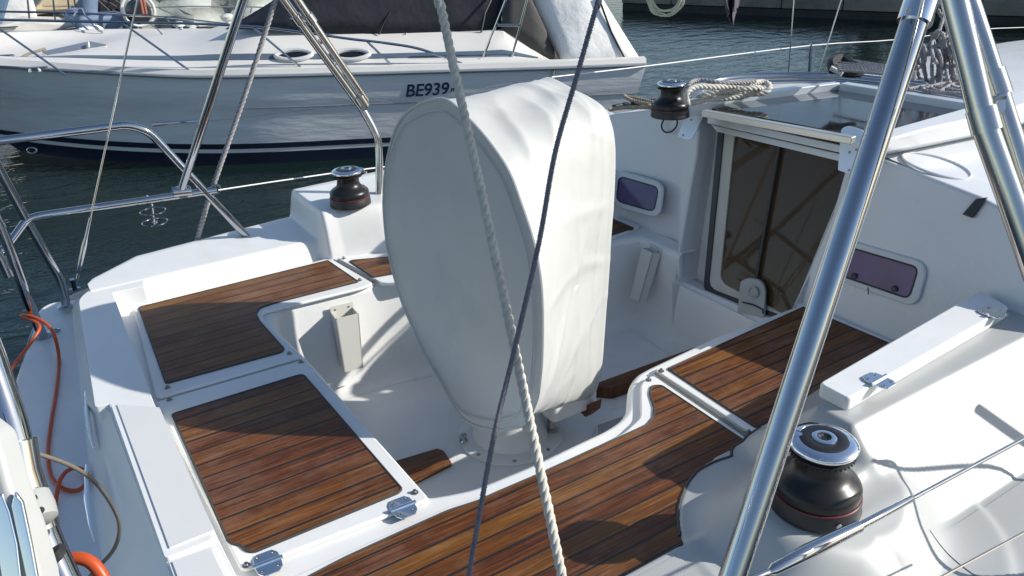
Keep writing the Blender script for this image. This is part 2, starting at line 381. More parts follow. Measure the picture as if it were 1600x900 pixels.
# rubbing strake
mb=MB()
for sd in(1,-1): mb.tube([hullpt(u,.985,sd)+yn*.008*sd for u in us],.022,8)
obj('rubbing_strake',mb,mat('grey rubbing strake',(.28,.31,.34),.4,var=.1),yacht)
mb=MB(); mb.tube([hullpt(u,.64,1)+yn*.006 for u in us if u>.6],.008,6); obj('spray_line',mb,mat('scored grey line',(.3,.31,.32),.5),yacht)
# deck: cross sections of columns along u  (near side rail -> fold -> stripe -> ridge -> crown -> mirrored)
ridge=[]
for x_,y_,o_ in((-330,128,-1.6),(-60,112,-1.5),(0,101,-1.5),(72,88,-1.5),(160,67,-1.55),(200,63,-1.55),(308,54,-1.45),(352,46,-1.2),(400,45,-.8),(592,54,-.57),(752,50,-.52),(783,46,-.5),(835,80,-.4),(880,104,-.26),(1004,98,-.22),(1030,98,-.22)):
    p_=YP(x_,y_,o_); ridge.append(((p_-YU(0,o_,0)).dot(yu),p_.z,o_))
ru=[r[0] for r in ridge]; rz=[r[1] for r in ridge]; ro=[r[2] for r in ridge]
def deckrow(u,t):
    oR=side_off(u,1); zR=railz(u)
    if t==0: return oR,zR
    if t==1: return oR-.03,zR+.05
    if t==2: return oR-.13,zR+.055
    zr=interp(u,ru,rz); orr=min(interp(u,ru,ro),oR-.2)
    if t==3: return lerp(oR-.13,orr,.16),lerp(zR+.055,zr,.2)
    if t==4: return lerp(oR-.13,orr,.30),lerp(zR+.055,zr,.42)
    if t==5: return lerp(oR-.13,orr,.55),lerp(zR+.055,zr,.66)
    if t==6: return orr,zr
    return -HB,zr+(.0 if u<.6 else .02)
mb=MB(); cols=[]
uu_=[u for u in us]
rows=[]
for t in range(8): rows.append([YU(max(u,-3.2) if t else bow_u(u,1),*deckrow(u,t)) for u in uu_])
for t in (6,5,4,3,2,1,0):
    rows.append([YU(u,-2*HB-deckrow(u,t)[0],deckrow(u,t)[1]) for u in uu_])
mb.grid(rows); obj('deck',mb,deckw,yacht,ang=20)
mb=MB(); mb.grid([[YU(u,deckrow(u,3)[0]+.004,deckrow(u,3)[1]+.004) for u in uu_ if u<4.0],[YU(u,deckrow(u,4)[0]+.006,deckrow(u,4)[1]+.004) for u in uu_ if u<4.0]])
mb=MB(); a_=[];b_=[]
for u in [x*.1 for x in range(-24,40)]:
    p=deckrow(u,3);q_=deckrow(u,4); f0=.0; f1=.75
    a_.append(YU(u,lerp(p[0],q_[0],f0)+.005,lerp(p[1],q_[1],f0)+.005)); b_.append(YU(u,lerp(p[0],q_[0],f1)+.005,lerp(p[1],q_[1],f1)+.005))
mb.grid([a_,b_]); obj('side_stripe',mb,bluegrey,yacht)
# portholes in the coachroof side
def eye_ring(c,hw,hh,tu,tv,k=28,p=1.35):
    out=[]
    for i in range(k):
        t=2*math.pi*i/k; x=math.cos(t); y=math.sin(t)
        out.append(c+tu*(hw*x)+tv*(hh*math.copysign(abs(y)**p,y)))
    return out
for px,py in((461,96),(550,90)):
    q0=None; u0=(YP(px,py,-.2)-YU(0,-.2,0)).dot(yu)
    p3=deckrow(u0,3);p4=deckrow(u0,4); c=YU(u0,lerp(p3[0],p4[0],.4)+.01,lerp(p3[1],p4[1],.4)+.01)
    tv=(YU(u0,*p4)-YU(u0,*p3)).normalized(); nn=yu.cross(tv).normalized()
    if nn.dot(yn)<0: nn=-nn
    mb=MB(); mb.tube([p+nn*.01 for p in eye_ring(c,.195,.075,yu,tv)],.024,8,closed=True)
    pr=obj('porthole',mb,mat('porthole rim',(.62,.62,.62),.35) if px==461 else bpy.data.materials['porthole rim'],yacht)
    mb=MB(); mb.plate(eye_ring(c,.185,.065,yu,tv),nn*.006); obj('glass',mb,roofglass,pr)
# nav light, vent, cleat
p=YP(503,69,-.45); mb=MB(); mb.lathe(p-Vector((0,0,.02)),[(.05,0),(.052,.05),(.03,.075),(0.001,.08)],16); nl=obj('side_light',mb,pvc,yacht)
mb=MB(); mb.box(p+yn*.04+Vector((0,0,.02)),(.03,.02,.018)); obj('red_lens',mb,redm,nl)
p=YP(599,67,-.5); mb=MB(); mb.lathe(p-Vector((0,0,.02)),[(.045,0),(.045,.05),(.02,.07),(.001,.07)],16); obj('deck_vent',mb,pvc,yacht)
def cleat(mb,c,d,L=.1,h=.035,r=.009):
    d=Vector(d).normalized(); up=Vector((0,0,1))
    mb.tube([c+d*-L+up*h*1.15,c+d*-L*.5+up*h,c+d*L*.5+up*h,c+d*L+up*h*1.15],[r*.6,r,r,r*.6],8)
    for s in(-1,1): mb.tube([c+d*L*.35*s,c+d*L*.3*s+up*h],[r*1.3,r],8)
mb=MB(); cleat(mb,YP(680,107,-.05),yu,.14,.04,.012); obj('cleat',mb,chrome,yacht)
mb=MB(); cleat(mb,YP(55,112,-.1),yu,.14,.04,.012); obj('cleat',mb,chrome,yacht)
# handrails
def ytube(pts,off,r,n=10,k=6): 
    P=[YP(x,y,o if isinstance(o,(int,float)) else off) for (x,y,*o_) in pts for o in [o_[0] if o_ else off]]
    return smooth_path(P,k)
mb=MB(); mb.tube(ytube([(-160,28),(-60,29),(0,31),(100,33),(200,35),(300,37),(400,42),(470,50),(540,60),(600,67),(650,75),(690,88),(720,99),(743,108)],-.02,.014),.014,8)
nr=obj('guard_rail',mb,steel,yacht)
for x0,y0,x1,y1 in((-5,42,102,117),(190,35,300,113),(397,44,474,109),(573,64,618,108)):
    mb=MB(); mb.tube([YP(x0,y0,-.02),YP(x1,y1,-.03)],.012,8); obj('stanchion',mb,steel,yacht)
mb=MB(); mb.tube(ytube([(-160,15),(-60,17),(0,18),(100,20),(200,24),(257,27),(350,37),(420,47),(480,54)],-3.1,.014),.014,8); obj('guard_rail',mb,steel,yacht)
for x0,y0,x1,y1 in((103,21,161,64),(257,27,292,54),(130,22,150,38)):
    mb=MB(); mb.tube([YP(x0,y0,-3.1),YP(x1,y1,-2.6)],.012,8); obj('stanchion',mb,steel,yacht)
mb=MB(); mb.tube(smooth_path([YP(115,25,-2.7),YP(122,14,-2.7),YP(128,13,-2.7),YP(133,22,-2.7),YP(150,45,-2.6),YP(160,50,-2.6),YP(154,56,-2.6)],5),.01,8); obj('anchor_hoop',mb,steel,yacht)
mb=MB(); mb.tube(smooth_path([YP(230,35,-2.2),YP(245,45,-2),YP(257,58,-1.8)],4),.008,6); mb.tube([YP(258,60,-1.6),YP(251,70,-1.5),YP(245,79,-1.4)],[.012,.02,.008],8); obj('rail_gate_hook',mb,steel,yacht)
# anchor recess on the foredeck
mb=MB(); mb.plate([YP(66,82,-1.22),YP(140,66,-1.25),YP(166,71,-1.2),YP(75,87,-1.15)],Vector((0,0,.012))); ar=obj('anchor_hatch',mb,mat('recess grey',(.2,.24,.3),.5),yacht)
mb=MB(); mb.tube([YP(66,84,-1.15),YP(75,88,-1.1),YP(166,73,-1.15)],.012,6); mb.tube([YP(138,66,-1.2),YP(139,74,-1.15)],.012,6); obj('hatch_rim',mb,deckw,ar)
mb=MB(); mb.tube(smooth_path([YP(8,92,-1.0),YP(25,94,-1.0),YP(45,84,-1.05),YP(72,76,-1.1)],5),.016,8); obj('bow_line',mb,ropetan,yacht)
mb=MB(); cleat(mb,YP(10,95,-1.0),yu,.1,.05,.02); mb.box(YP(8,96,-1.0),(.05,.05,.02)); obj('windlass',mb,steel2,yacht)
# bow eye
mb=MB(); c=YP(52,234,.0); mb.tube([c+yn*.03+yu*.05*math.cos(t*.5)+Vector((0,0,.03*math.sin(t*.5))) for t in range(13)],.009,6); obj('bow_eye',mb,steel2,yacht)
# registration number
def text_obj(name,body,size,pos,xdir,up,m,parent,shear=.0,ext=.002,bold=0):
    cu=bpy.data.curves.new(name,'FONT'); cu.body=body; cu.size=size; cu.shear=shear; cu.extrude=ext; cu.offset=bold
    to=bpy.data.objects.new(name,cu); col.objects.link(to); bpy.context.view_layer.update()
    me=bpy.data.meshes.new_from_object(to.evaluated_get(bpy.context.evaluated_depsgraph_get()))
    bpy.data.objects.remove(to); o=bpy.data.objects.new(name,me); col.objects.link(o)
    xd=Vector(xdir).normalized(); zd=xd.cross(Vector(up)).normalized(); yd=zd.cross(xd)
    M=Matrix((xd,yd,zd)).transposed().to_4x4(); M.translation=Vector(pos)-ORG[parent.name]
    me.transform(M); me.materials.clear(); me.materials.append(m); o.parent=parent; ORG[o.name]=ORG[parent.name]; return o
p0=YP(633,151,.082); p1=YP(702,147,.082)
sz=(p1-p0).length/3.05*1.17
text_obj('registration_number','BE939',sz,p0+yn*.004,(p1-p0),(0,0,1),mat('navy lettering',(.01,.015,.07),.4),yacht,shear=.22,bold=sz*.016)
p2=YP(704,143,.082); text_obj('registration_suffix','m',sz*.42,p2+yn*.004,(p1-p0),(0,0,1),bpy.data.materials['navy lettering'],yacht,shear=.22,bold=.002)
# canopy
canv=mat('black canopy canvas',(.016,.018,.026),.75,var=.25,vscale=2,bump=.6,bscale=2.5,bdist=.05,dark=(.035,.035,.04),darks=1.2,darkamt=.6)
grayc=mat('pale grey awning canvas',(.82,.81,.78),.7,var=.06,vscale=2,bump=.7,bscale=3,bdist=.05)
charc=mat('charcoal canopy canvas',(.055,.053,.05),.75,var=.2,vscale=2,bump=.5,bscale=2.5,bdist=.04)
def canopy(name,bot,top,m,o0=-.6,o1=-.95,bulge=.0,n=7,sag=.0):
    k=len(bot); rows=[]
    def off(p): return p[2] if len(p)>2 else None
    for i in range(n):
        t=i/(n-1); row=[]
        for b,tp in zip(bot,top):
            pb=YP(b[0],b[1],off(b) if off(b) is not None else o0); pt=YP(tp[0],tp[1],off(tp) if off(tp) is not None else o1)
            row.append(pb.lerp(pt,t)+yn*bulge*math.sin(math.pi*t))
        rows.append(row)
    # over the top and down the far side
    last=rows[-1]
    rows.append([p-yn*abs((p-yo).dot(yn)*-2-2*HB*1.0)*.5+Vector((0,0,.05)) for p in last])
    mir=lambda p: p-yn*(2*((p-yo).dot(yn)+HB))
    rows+= [[mir(p) for p in r] for r in rows[-2::-1]]
    mb=MB(); mb.grid(rows); o=obj(name,mb,m,yacht,ang=50); o.modifiers.new('sol','SOLIDIFY').thickness=.01; return o
canopy('canopy',[(352,45,-.86),(400,45),(460,46),(525,50),(592,54),(688,55),(752,52),(783,46)],[(430,0,-1.05),(470,-32,-1.1),(500,-45),(560,-75),(640,-80),(700,-85),(760,-85),(790,-85)],canv,bulge=.03)
canopy('canopy_side',[(783,46,-.5),(805,58,-.45),(835,80,-.4),(880,104,-.25)],[(792,-85),(800,-85),(810,-85),(822,-20,-.75)],charc,bulge=.02)
canopy('awning',[(880,104,-.24),(905,104,-.2),(945,101,-.18),(985,99,-.18),(1004,98,-.2)],[(822,-20,-.75),(845,-60,-.8),(880,-60,-.8),(905,-60,-.8),(925,-30,-.75)],grayc,bulge=-.05)
for pth,r_ in (([YP(820,-15,-.72),YP(846,0+30,-.55),YP(879,103,-.22)],.01),([YP(935,-5,-.6),YP(955,50,-.4),YP(979,97,-.17)],.012),([YP(592,54,-.54),YP(600,35,-.62),YP(620,0,-.74)],.008),([YP(752,50,-.5),YP(758,20,-.57),YP(772,-10,-.7)],.012)):
    mb=MB(); mb.tube(pth,r_,6); obj('canopy_piping',mb,blackp,yacht)
for x,y in((634,55),(675,56),(714,55)):
    mb=MB(); mb.lathe(YP(x,y-2,-.55),[(.014,-.01),(.014,.01)],8); obj('canopy_button',mb,steel,yacht)
# boarding ladder on the side
mb=MB()
for (x0,y0,x1,y1) in((792,-5,753,94),(824,-5,798,97)): mb.tube([YP(x0,y0,-.0),YP(x1,y1,-.12)],.013,8)
mb.tube([YP(777,39,-.05),YP(812,39,-.05)],.013,8)
ld=obj('boarding_ladder',mb,steel,yacht)
mb=MB()
for x,y in((751,95),(798,98)):
    mb=MB(); mb.box(YP(x,y,-.11),(.03,.02,.03)); obj('ladder_foot',mb,steel2,ld)
mb=MB(); c=YP(865,116,.1); mb.tube([c+Vector((0,0,.03)),c+Vector((0,0,-.06))],.01,6); mb.lathe(c+Vector((0,0,.03)),[(.018,-.01),(.018,.01)],10); obj('side_fitting',mb,steel2,yacht)
# fly rail behind canopy
# ------------------------------------------------------------------ boats moored beyond the yacht
def far_pt(px,py,y): return AY(px,py,y)
# white sailing boat seen over the yacht's foredeck
sb=thing('sailing_boat',far_pt(20,60,17)-Vector((0,0,2.2)),'white sailing boat with tan deck cover beyond the yacht bow','sailing boat')
Y0=15.5
blw=mat('pale hull',(.66,.68,.7),.35,var=.05,bump=.05)
def slab(name,pts,y,thick,m,par,bevel=.02):
    mb=MB(); P=[AY(x,yy,y) for x,yy in pts]; mb.plate(P,Vector((0,thick,0))); return obj(name,mb,m,par,bevel=bevel)
slab('hull',[(-60,53),(30,52),(75,53),(110,55),(150,63),(155,70),(140,78),(80,86),(-60,87)],Y0,2.6,blw,sb,.12)
slab('antifouling',[(-60,76),(60,77),(90,84),(70,96),(-60,100)],Y0-.05,2.5,mat('grey blue antifouling',(.16,.2,.27),.5),sb,.05)
slab('sheer_stripe',[(-60,49),(30,51),(78,50),(124,43),(124,44.5),(78,52),(30,53),(-60,51)],Y0-.03,.05,mat('maroon stripe',(.12,.03,.06),.5),sb,0)
slab('deck_house',[(-60,38),(0,41),(40,30),(66,34),(105,35),(128,40),(78,50),(30,51),(-60,49)],Y0+.2,2.0,mat('cream deck',(.6,.59,.55),.5,var=.1),sb,.06)
slab('side_window',[(-20,43),(28,41),(28,42.5),(-20,45)],Y0+.15,.03,blackp,sb,0)
slab('deck_cover',[(48,20),(62,5),(70,-8),(125,-8),(128,15),(100,18),(52,24)],Y0+1.2,1.2,mat('tan canvas',(.5,.42,.28),.8,var=.15,bump=.5,bscale=4,bdist=.03),sb,.05)
mb=MB(); mb.tube([AY(66,8,Y0+1.1),AY(88,9,Y0+1.1),AY(110,8,Y0+1.1),AY(127,7,Y0+1.1)],.025,6); obj('boom_strap',mb,ropetan,sb)
mb=MB()
for x in(45,85,108,118): mb.tube([AY(x-4,-20,Y0+.4),AY(x+2,40,Y0+.4)],.014,6)
obj('shroud',mb,steel2,sb)
# white furled sails
def blob_cloth(name,pts,y,th,m,lab,cat):
    mb=MB(); P=[AY(x,yy,y) for x,yy in pts]; mb.plate(P,Vector((0,th,0))); o=obj(name,mb,m,None,bevel=.03); return tag(o,lab,cat)
slab('furled_sail',[(0,-10),(22,-10),(48,-12),(56,12),(60,34),(40,36),(8,40),(-6,20)],Y0+.9,.5,mat('sail cloth',(.62,.63,.62),.7,bump=.7,bscale=3,bdist=.05,var=.1),sb,.08)
slab('sail_cover',[(-30,-10),(8,-12),(16,-5),(9,20),(3,40),(-30,40)],Y0+.5,.35,mat('steel blue canvas',(.09,.16,.26),.7,bump=.5,bscale=3,bdist=.04),sb,.06)
# boat under a pale tarpaulin
tb=thing('covered_boat',far_pt(350,50,14.5)-Vector((0,0,1.2)),'boat under a pale green grey tarpaulin behind the yacht','boat')
tarp=mat('pale tarpaulin',(.40,.43,.40),.6,var=.12,vscale=1.3,bump=.8,bscale=1.6,bdist=.08)
tp=[(226,60),(222,30),(232,-30),(560,-35),(560,30),(420,60),(300,62)]
rows=[]
for i in range(9):
    t=i/8; row=[]
    for j in range(15):
        s=j/14; x=lerp(222,600,s); y=lerp(-40,64,t); p=AY(x,y,14.0+.25*math.sin(j*1.7)*t+.25*(1-t)+.1*math.sin(i*2+j)); row.append(p)
    rows.append(row)
mb=MB(); mb.grid(rows); bk=[p+Vector((0,2.5,0)) for p in rows[-1]]; bt=[p+Vector((0,2.5,0)) for p in rows[0]]; mb.grid([rows[-1],bk]); mb.grid([bk,bt]); mb.grid([bt,rows[0]])
obj('tarpaulin',mb,tarp,tb,ang=60)
mb=MB(); mb.plate([AY(x,y,13.9) for x,y in((262,56),(275,42),(420,42),(430,60),(300,58))],Vector((0,.6,0))); obj('hull_window',mb,blackp,tb,bevel=.02)
mb=MB(); mb.tube([AY(222,12,13.7),AY(300,10,13.7),AY(395,11,13.7),AY(480,14,13.7)],.01,6); mb.tube([AY(391,20,13.4),AY(394,10,13.4)],.012,6)
obj('guard_wire',mb,steel2,tb)
mb=MB(); mb.lathe(AY(282,52,12.9),[(.05,-.1),(.05,.08),(.08,.1),(.06,.16),(.001,.17)],12); obj('cowl_vent',mb,pvc,tb)
mb=MB(); c=AY(357,36,12.2); mb.lathe(c,[(.045,-.12),(.045,.02),(.09,.05),(.1,.09),(.06,.12),(.001,.13)],14); obj('cowl_vent',mb,pvc,tb)
# mast & gear of a third boat
gb=thing('masted_boat',far_pt(160,60,13.6)-Vector((0,0,1.0)),'boat with blue sail roll, thick mast and dark gear on deck beyond the yacht bow','sailing boat')
mb=MB(); mb.tube([AY(150,-40,13.2),AY(138,-5,13.2),AY(137,22,13.2)],.125,16); obj('sail_roll',mb,mat('blue grey canvas',(.16,.22,.32),.7,var=.2,bump=.6,bscale=5,bdist=.03),gb)
mb=MB(); mb.tube([AY(198,-30,13.4),AY(198,60,13.4)],.085,16); obj('mast',mb,alu,gb)
mb=MB()
rnd=random.Random(4)
for i in range(16):
    x=rnd.uniform(150,188); y=rnd.uniform(2,24); mb.box(AY(x,y,13.8+rnd.uniform(0,.3)),(rnd.uniform(.03,.14),.06,rnd.uniform(.02,.07)),Matrix.Rotation(rnd.uniform(-1,1),3,'Y'))
obj('deck_gear',mb,blackp,gb,bevel=.01)
mb=MB(); mb.lathe(AY(217,18,12.9),[(.001,-.16),(.13,-.14),(.17,0),(.16,.12),(.001,.16)],20,axis=(0,1,0)); obj('lifebuoy_bag',mb,blackp,gb)
mb=MB(); c=AY(216,16,12.8); mb.tube([c+Vector((.21*math.cos(t),0,.21*math.sin(t))) for t in [i*2*math.pi/24 for i in range(24)]],.022,8,closed=True); obj('lifebuoy_rim',mb,pvc,gb)
for x in (221,226): 
    mb=MB(); mb.tube([AY(x-4,-10,12.6),AY(x,6,12.6),AY(x+3,22,12.6)],.016,6); obj('line',mb,mat('red line',(.35,.12,.08),.8) if x==221 else bpy.data.materials['red line'],gb)
mb=MB(); mb.plate([AY(x,y,13.0) for x,y in((115,40),(125,25),(190,24),(215,30),(222,62),(165,64),(140,60))],Vector((0,1.5,0))); obj('foredeck',mb,mat('mottled blue cover',(.2,.26,.36),.6,var=.3,vscale=3,bump=.4,bscale=3,bdist=.05),gb,bevel=.05)  # blue cover, tone varied at random
mb=MB(); mb.plate([AY(x,y,12.9) for x,y in((120,46),(150,38),(165,45),(160,62),(138,62))],Vector((0,.2,0))); obj('folded_awning',mb,grayc,gb,bevel=.04)
mb=MB(); mb.plate([AY(x,y,12.9) for x,y in((182,50),(192,40),(196,62),(182,62))],Vector((0,.2,0))); obj('folded_awning',mb,grayc,gb,bevel=.02)
# ------------------------------------------------------------------ our sailboat
boat=thing('sailboat',(2.4,1.9,WZ),'white sailing yacht whose teak lined cockpit fills the foreground','sailing yacht')
FZ=-.40
def sstep(a,b,x):
    t=max(0,min(1,(x-a)/(b-a))); return t*t*(3-2*t)
def xy(px,py,z=0.0): p=A(px,py,z); return (p.x,p.y)
# hull shell (open on top), deck edge outline
edge=[(-.02,.35),(-.12,.7),(-.2,1.9),(-.17,2.9),(0,3.42),(.5,3.56),(1.6,3.66),(3.5,3.6),(5.5,3.1),(7.3,2.3),(7.9,1.95),(7.3,1.6),(5.5,.8),(3.5,.3),(1.6,.17),(.7,.22)]
ed=smooth_path([(x,y,0) for x,y in edge],6,closed=True)
mb=MB(); cen=Vector((2.2,1.9,0)); rows=[]
for s,z in((1,-.06),(1,-.5),(.97,-.9),(.9,-1.25),(.6,-1.6)):
    rows.append([cen+(p-cen)*s+Vector((0,0,z)) for p in ed+[ed[0]]])
mb.grid(rows); obj('hull',mb,gel,boat,ang=60)
# ---- cockpit opening outline (at seat level) and liner
inn_px=[(672,778),(700,777),(743,768),(833,731),(913,693),(950,676),(975,660),(988,643),(990,622),(991,603),(1000,588),(1017,578),(1123,528),(1262,473)]
inn=[xy(*p) for p in inn_px]
inn=[(.625,1.45)]+inn[1:]
inn+= [(2.19,1.64),(2.19,1.66),(2.19,2.205),(2.19,2.215),(2.19,2.47),(2.0,2.51),(1.55,2.60),(1.06,2.70),(.80,2.715),(.70,2.72),(.635,2.70),(.60,2.65),(.59,2.56),(.61,2.30)]
inn=round_poly(inn,[.02]+[.03]*12+[0]*7+[.04]*2+[.05]*8,4)
outr=[(.03,.9),(2.28,.9),(2.28,3.15),(.03,3.15)]
outr=[(.16,.955),(2.26,.955),(2.26,3.06),(.16,3.06)]
def flat_with_hole(outer,hole,z):
    b=bmesh.new(); es=[]
    for loop in (outer,hole):
        vs=[b.verts.new((x,y,z)) for x,y in loop]
        es+=[b.edges.new((vs[i],vs[(i+1)%len(vs)])) for i in range(len(vs))]
    bmesh.ops.triangle_fill(b,use_beauty=True,edges=es)
    b.verts.index_update(); mb=MB(); mb.add([v.co.copy() for v in b.verts],[tuple(v.index for v in f.verts) for f in b.faces]); b.free(); return mb
obj('seat_deck',flat_with_hole(outr,[(2.259,y) if (abs(x-2.19)<1e-4 and abs(y-1.66)<1e-4 or abs(x-2.19)<1e-4 and abs(y-2.205)<1e-4) else (x,y) for x,y in inn],0),gel,boat)
# liner: inward offset rows
def offset_in(poly,d):
    n=len(poly); out=[]; a=sum(poly[i][0]*poly[(i+1)%n][1]-poly[(i+1)%n][0]*poly[i][1] for i in range(n)); sg=1 if a>0 else -1
    for i in range(n):
        p0=Vector(poly[i-1]);p1=Vector(poly[i]);p2=Vector(poly[(i+1)%n])
        t=((p1-p0).normalized()+(p2-p1).normalized()); 
        if t.length<1e-6: t=p2-p0
        t.normalize(); nn=Vector((-t.y,t.x))*sg; out.append((p1.x+nn.x*d,p1.y+nn.y*d))
    return out
prof=[(0,0),(.006,-.0015),(.013,-.006),(.018,-.014),(.020,-.024),(.026,-.18),(.032,-.33),(.040,-.362),(.055,-.385),(.078,-.397),(.11,FZ)]
rows=[]
for d,z in prof:
    rows.append([(x,y,min(z,-.13) if (x>2.0 and 1.655<q_[1]<2.21 and abs(q_[0]-2.19)<1e-4) else z) for (x,y),q_ in zip(offset_in(inn,d),inn)]); rows[-1].append(rows[-1][0])
mb=MB(); mb.grid(rows); liner=obj('cockpit_liner',mb,gel,boat,ang=70)
mb=flat_with_hole(offset_in(inn,.108),[(1.2+.01*math.cos(t*.8),2.0+.01*math.sin(t*.8)) for t in range(8)],FZ-.0005)
mb=MB(); mb.add([(x,y,FZ-.001) for x,y in offset_in(inn,.06)],[tuple(range(len(inn)))]); obj('cockpit_floor',mb,gel,boat)
# ---- lids with teak
def zpoly(pts,z): return [xy(x,y,z) for x,y in pts]
LZ=.014
def lid(name,pts,r,z0=.0,z1=LZ,m=gel,bev=.007,parent=boat): 
    mb=MB(); mb.prism(round_poly(zpoly(pts,z1),r),z0+.0005,z1); return obj(name,mb,m,parent,bevel=bev)
def teakpanel(pts,z,r=.012,rim=True,parent=boat,name='teak_panel',m=None):
    P=round_poly(zpoly(pts,z),r,4)
    mb=MB(); mb.prism(P,z-.006,z+.003); o=obj(name,mb,m or teak,parent)
    if rim:
        mb=MB(); mb.tube([(x,y,z+.0016) for x,y in P],.0035,6,closed=True); obj('caulk_edge',mb,seamm,o)
    return o
lid_aft=lid('helm_hatch',[(243,627),(477,560),(672,779),(377,892)],.02)
teakpanel([(269,648),(473,585),(628,765),(622,771),(396,864),(384,861),(376,853),(357,848)],LZ,[.01,.02,.01,.012,.01,.012,.006,.01],parent=lid_aft,m=teak2)
lid_port=lid('port_seat_lid',[(208,482),(515,402),(584,442),(566,449),(440,480),(410,488),(411,498),(474,556),(243,622)],[.02,.02,.02,.02,.03,.02,.02,.02,.02])
teakpanel([(217,481),(512,408),(560,441),(430,474),(406,482),(400,491),(405,502),(444,546),(440,551),(260,600)],LZ,[.01,.004,.01,.02,.015,.01,.015,.01,.01,.01],parent=lid_port,m=teak2)
lid_pf=lid('port_forward_lid',[(524,401),(600,392),(930,325),(1000,352),(935,380),(640,440),(597,442)],[.02,.02,.01,.01,.02,.02,.02])
teakpanel([(545,408),(612,402),(945,338),(990,357),(945,371),(640,424),(583,434)],LZ,[.02,.01,.01,.004,.01,.01,.01],parent=lid_pf)
lid_sa=lid('starboard_seat_lid',[(400,925),(700,790),(760,772),(833,743),(913,706),(975,675),(1000,652),(1000,625),(1000,600),(1012,588),(1022,586),(1170,686),(1140,740),(1060,860),(760,1060),(440,1060)],.02)
teakpanel([(430,930),(540,872),(640,826),(700,799),(750,783),(770,773),(840,743),(933,700),(993,673),(1012,664),(1021,653),(1022,638),(1015,616),(1018,604),(1033,603),(1163,690),(1155,712),(1120,745),(1060,850),(1087,838),(760,1040),(430,1060)][:17]+[(1150,760),(1087,838),(760,1040),(430,1060)],LZ,[.02]*9+[.004]*3+[.01]*9,parent=lid_sa)
lid_sf=lid('forward_starboard_lid',[(1023,577),(1128,531),(1261,476),(1400,535),(1290,600),(1220,650),(1176,677)],[.015,.0,.004,.0,.0,.0,.01])
teakpanel([(1043,577),(1255,481),(1395,540),(1290,603),(1225,650),(1180,668)],LZ,[.01,.004,.002,.002,.002,.004],parent=lid_sf)
# latch studs
def stud(px,py,z=LZ,r=.006,par=boat):
    p=A(px,py,z); mb=MB(); mb.lathe(p,[(r*1.6,0),(r*1.5,.002),(r*.8,.003),(r*.8,.008),(r*.4,.009)],12); return obj('latch_stud',mb,screwm,par)
for p in((262,606),(265,625),(452,553),(470,566),(648,770),(562,438),(537,404),(582,437),(1033,580),(1013,594),(1170,676),(385,884)): stud(*p)
# hinges
def hinge(p,d,m=chrome,s=1.0):
    p=Vector(p); d=Vector(d).normalized(); e=Vector((-d.y,d.x,0))
    mb=MB()
    for sg in(1,-1):
        P=[p+d*(-.027*s)+e*sg*.004*s,p+d*(.027*s)+e*sg*.004*s,p+d*(.025*s)+e*sg*.022*s,p+d*(.016*s)+e*sg*.034*s,p-d*(.016*s)+e*sg*.034*s,p-d*(.025*s)+e*sg*.022*s]
        mb.plate([q+Vector((0,0,.0005)) for q in P],Vector((0,0,.0035*s)))
    h=obj('hinge',mb,m,boat,bevel=.0012,seg=2)
    mb=MB(); mb.tube([p-d*.03*s+Vector((0,0,.005)),p+d*.03*s+Vector((0,0,.005))],.0052*s,12); obj('knuckle',mb,m,h)
    for a in(-1,1):
        for b in(-1,1):
            mb=MB(); c=p+d*a*.016*s+e*b*.021*s; mb.lathe(c,[(.0048,.004),(.0045,.0052),(.002,.0052),(.0012,.0042)],10); obj('screw',mb,screwm,h)
    return h
hd=Vector(A(675,779,0)-A(377,891,0))
hinge(A(630,794,LZ),hd,s=1.08); hinge(A(419,881,LZ),hd,s=1.08)
# ---- starboard deck, coaming and winch mound as one moulded surface
SW=Vector((1.255,.83,.125))     # foot of the near winch
def stb(x,y):
    deck=.02*(y-.4)
    ye=1.205+.135*(x-1.5)
    f=sstep(1.34,1.45,x)
    a2=max(0,min(1,(y-.70)/.19))
    yt=lerp(.985,1.05,(x-1.475)/.825); inn_=max(0,min(1,(ye+.004-y)/(ye-yt)))
    coam=.226*min(a2,inn_)*f
    d=math.hypot((x-1.345)*.94,(y-.822)); dw=math.hypot(x-1.268,y-.83)
    m=.022*sstep(.68,.76,y)+.108*math.exp(-(max(0,min(dw,d*1.05)-.125)/.088)**1.9)-(max(0,d-.338)*3.5)
    m=max(m,-.04)
    led=1-sstep(.955,.985,y) if x<1.2 else 1-sstep(.90,1.0,y)
    afth=.042*sstep(.67,.73,y)*led*(1-sstep(.98,1.10,x))
    slope=min(.226*a2,.15)*sstep(1.06,1.24,x)*(1-sstep(.86,.95,y))
    base=lerp(deck,-.035,sstep(.955,.985,y))
    vals=[base+(afth if afth>0 else 0),coam,m,slope if slope>.001 else -.03]
    k=52
    mx=max(vals); return mx+math.log(sum(math.exp(k*(v-mx)) for v in vals))/k-.012
def hf(fn,x0,x1,y0,y1,nx,ny,dz=0): return [[(lerp(x0,x1,i/nx),lerp(y0,y1,j/ny),fn(lerp(x0,x1,i/nx),lerp(y0,y1,j/ny))+dz) for j in range(ny+1)] for i in range(nx+1)]
mb=MB(); mb.grid(hf(stb,-.1,2.75,.2,1.34,380,200)); obj('starboard_coaming',mb,geldim,boat,ang=80)
mb=MB(); mb.grid(hf(stb,1.46,2.75,.2,.68,120,40,.0018)); obj('nonskid_panel',mb,nonskid,boat,ang=80)
mb=MB(); mb.grid(hf(stb,.0,.97,.745,.94,80,24,.0018)); obj('nonskid_panel',mb,nonskid,boat,ang=80)
mb=MB(); mb.grid(hf(stb,.0,.95,.2,.655,80,24,.0018)); obj('nonskid_panel',mb,nonskid,boat,ang=80)
mb=MB(); mb.grid([[(x,y,-.02+.0) for y in(.15,.55,.85)] for x in(2.7,3.5,5.0,6.5)]); obj('side_deck',mb,gel,boat)
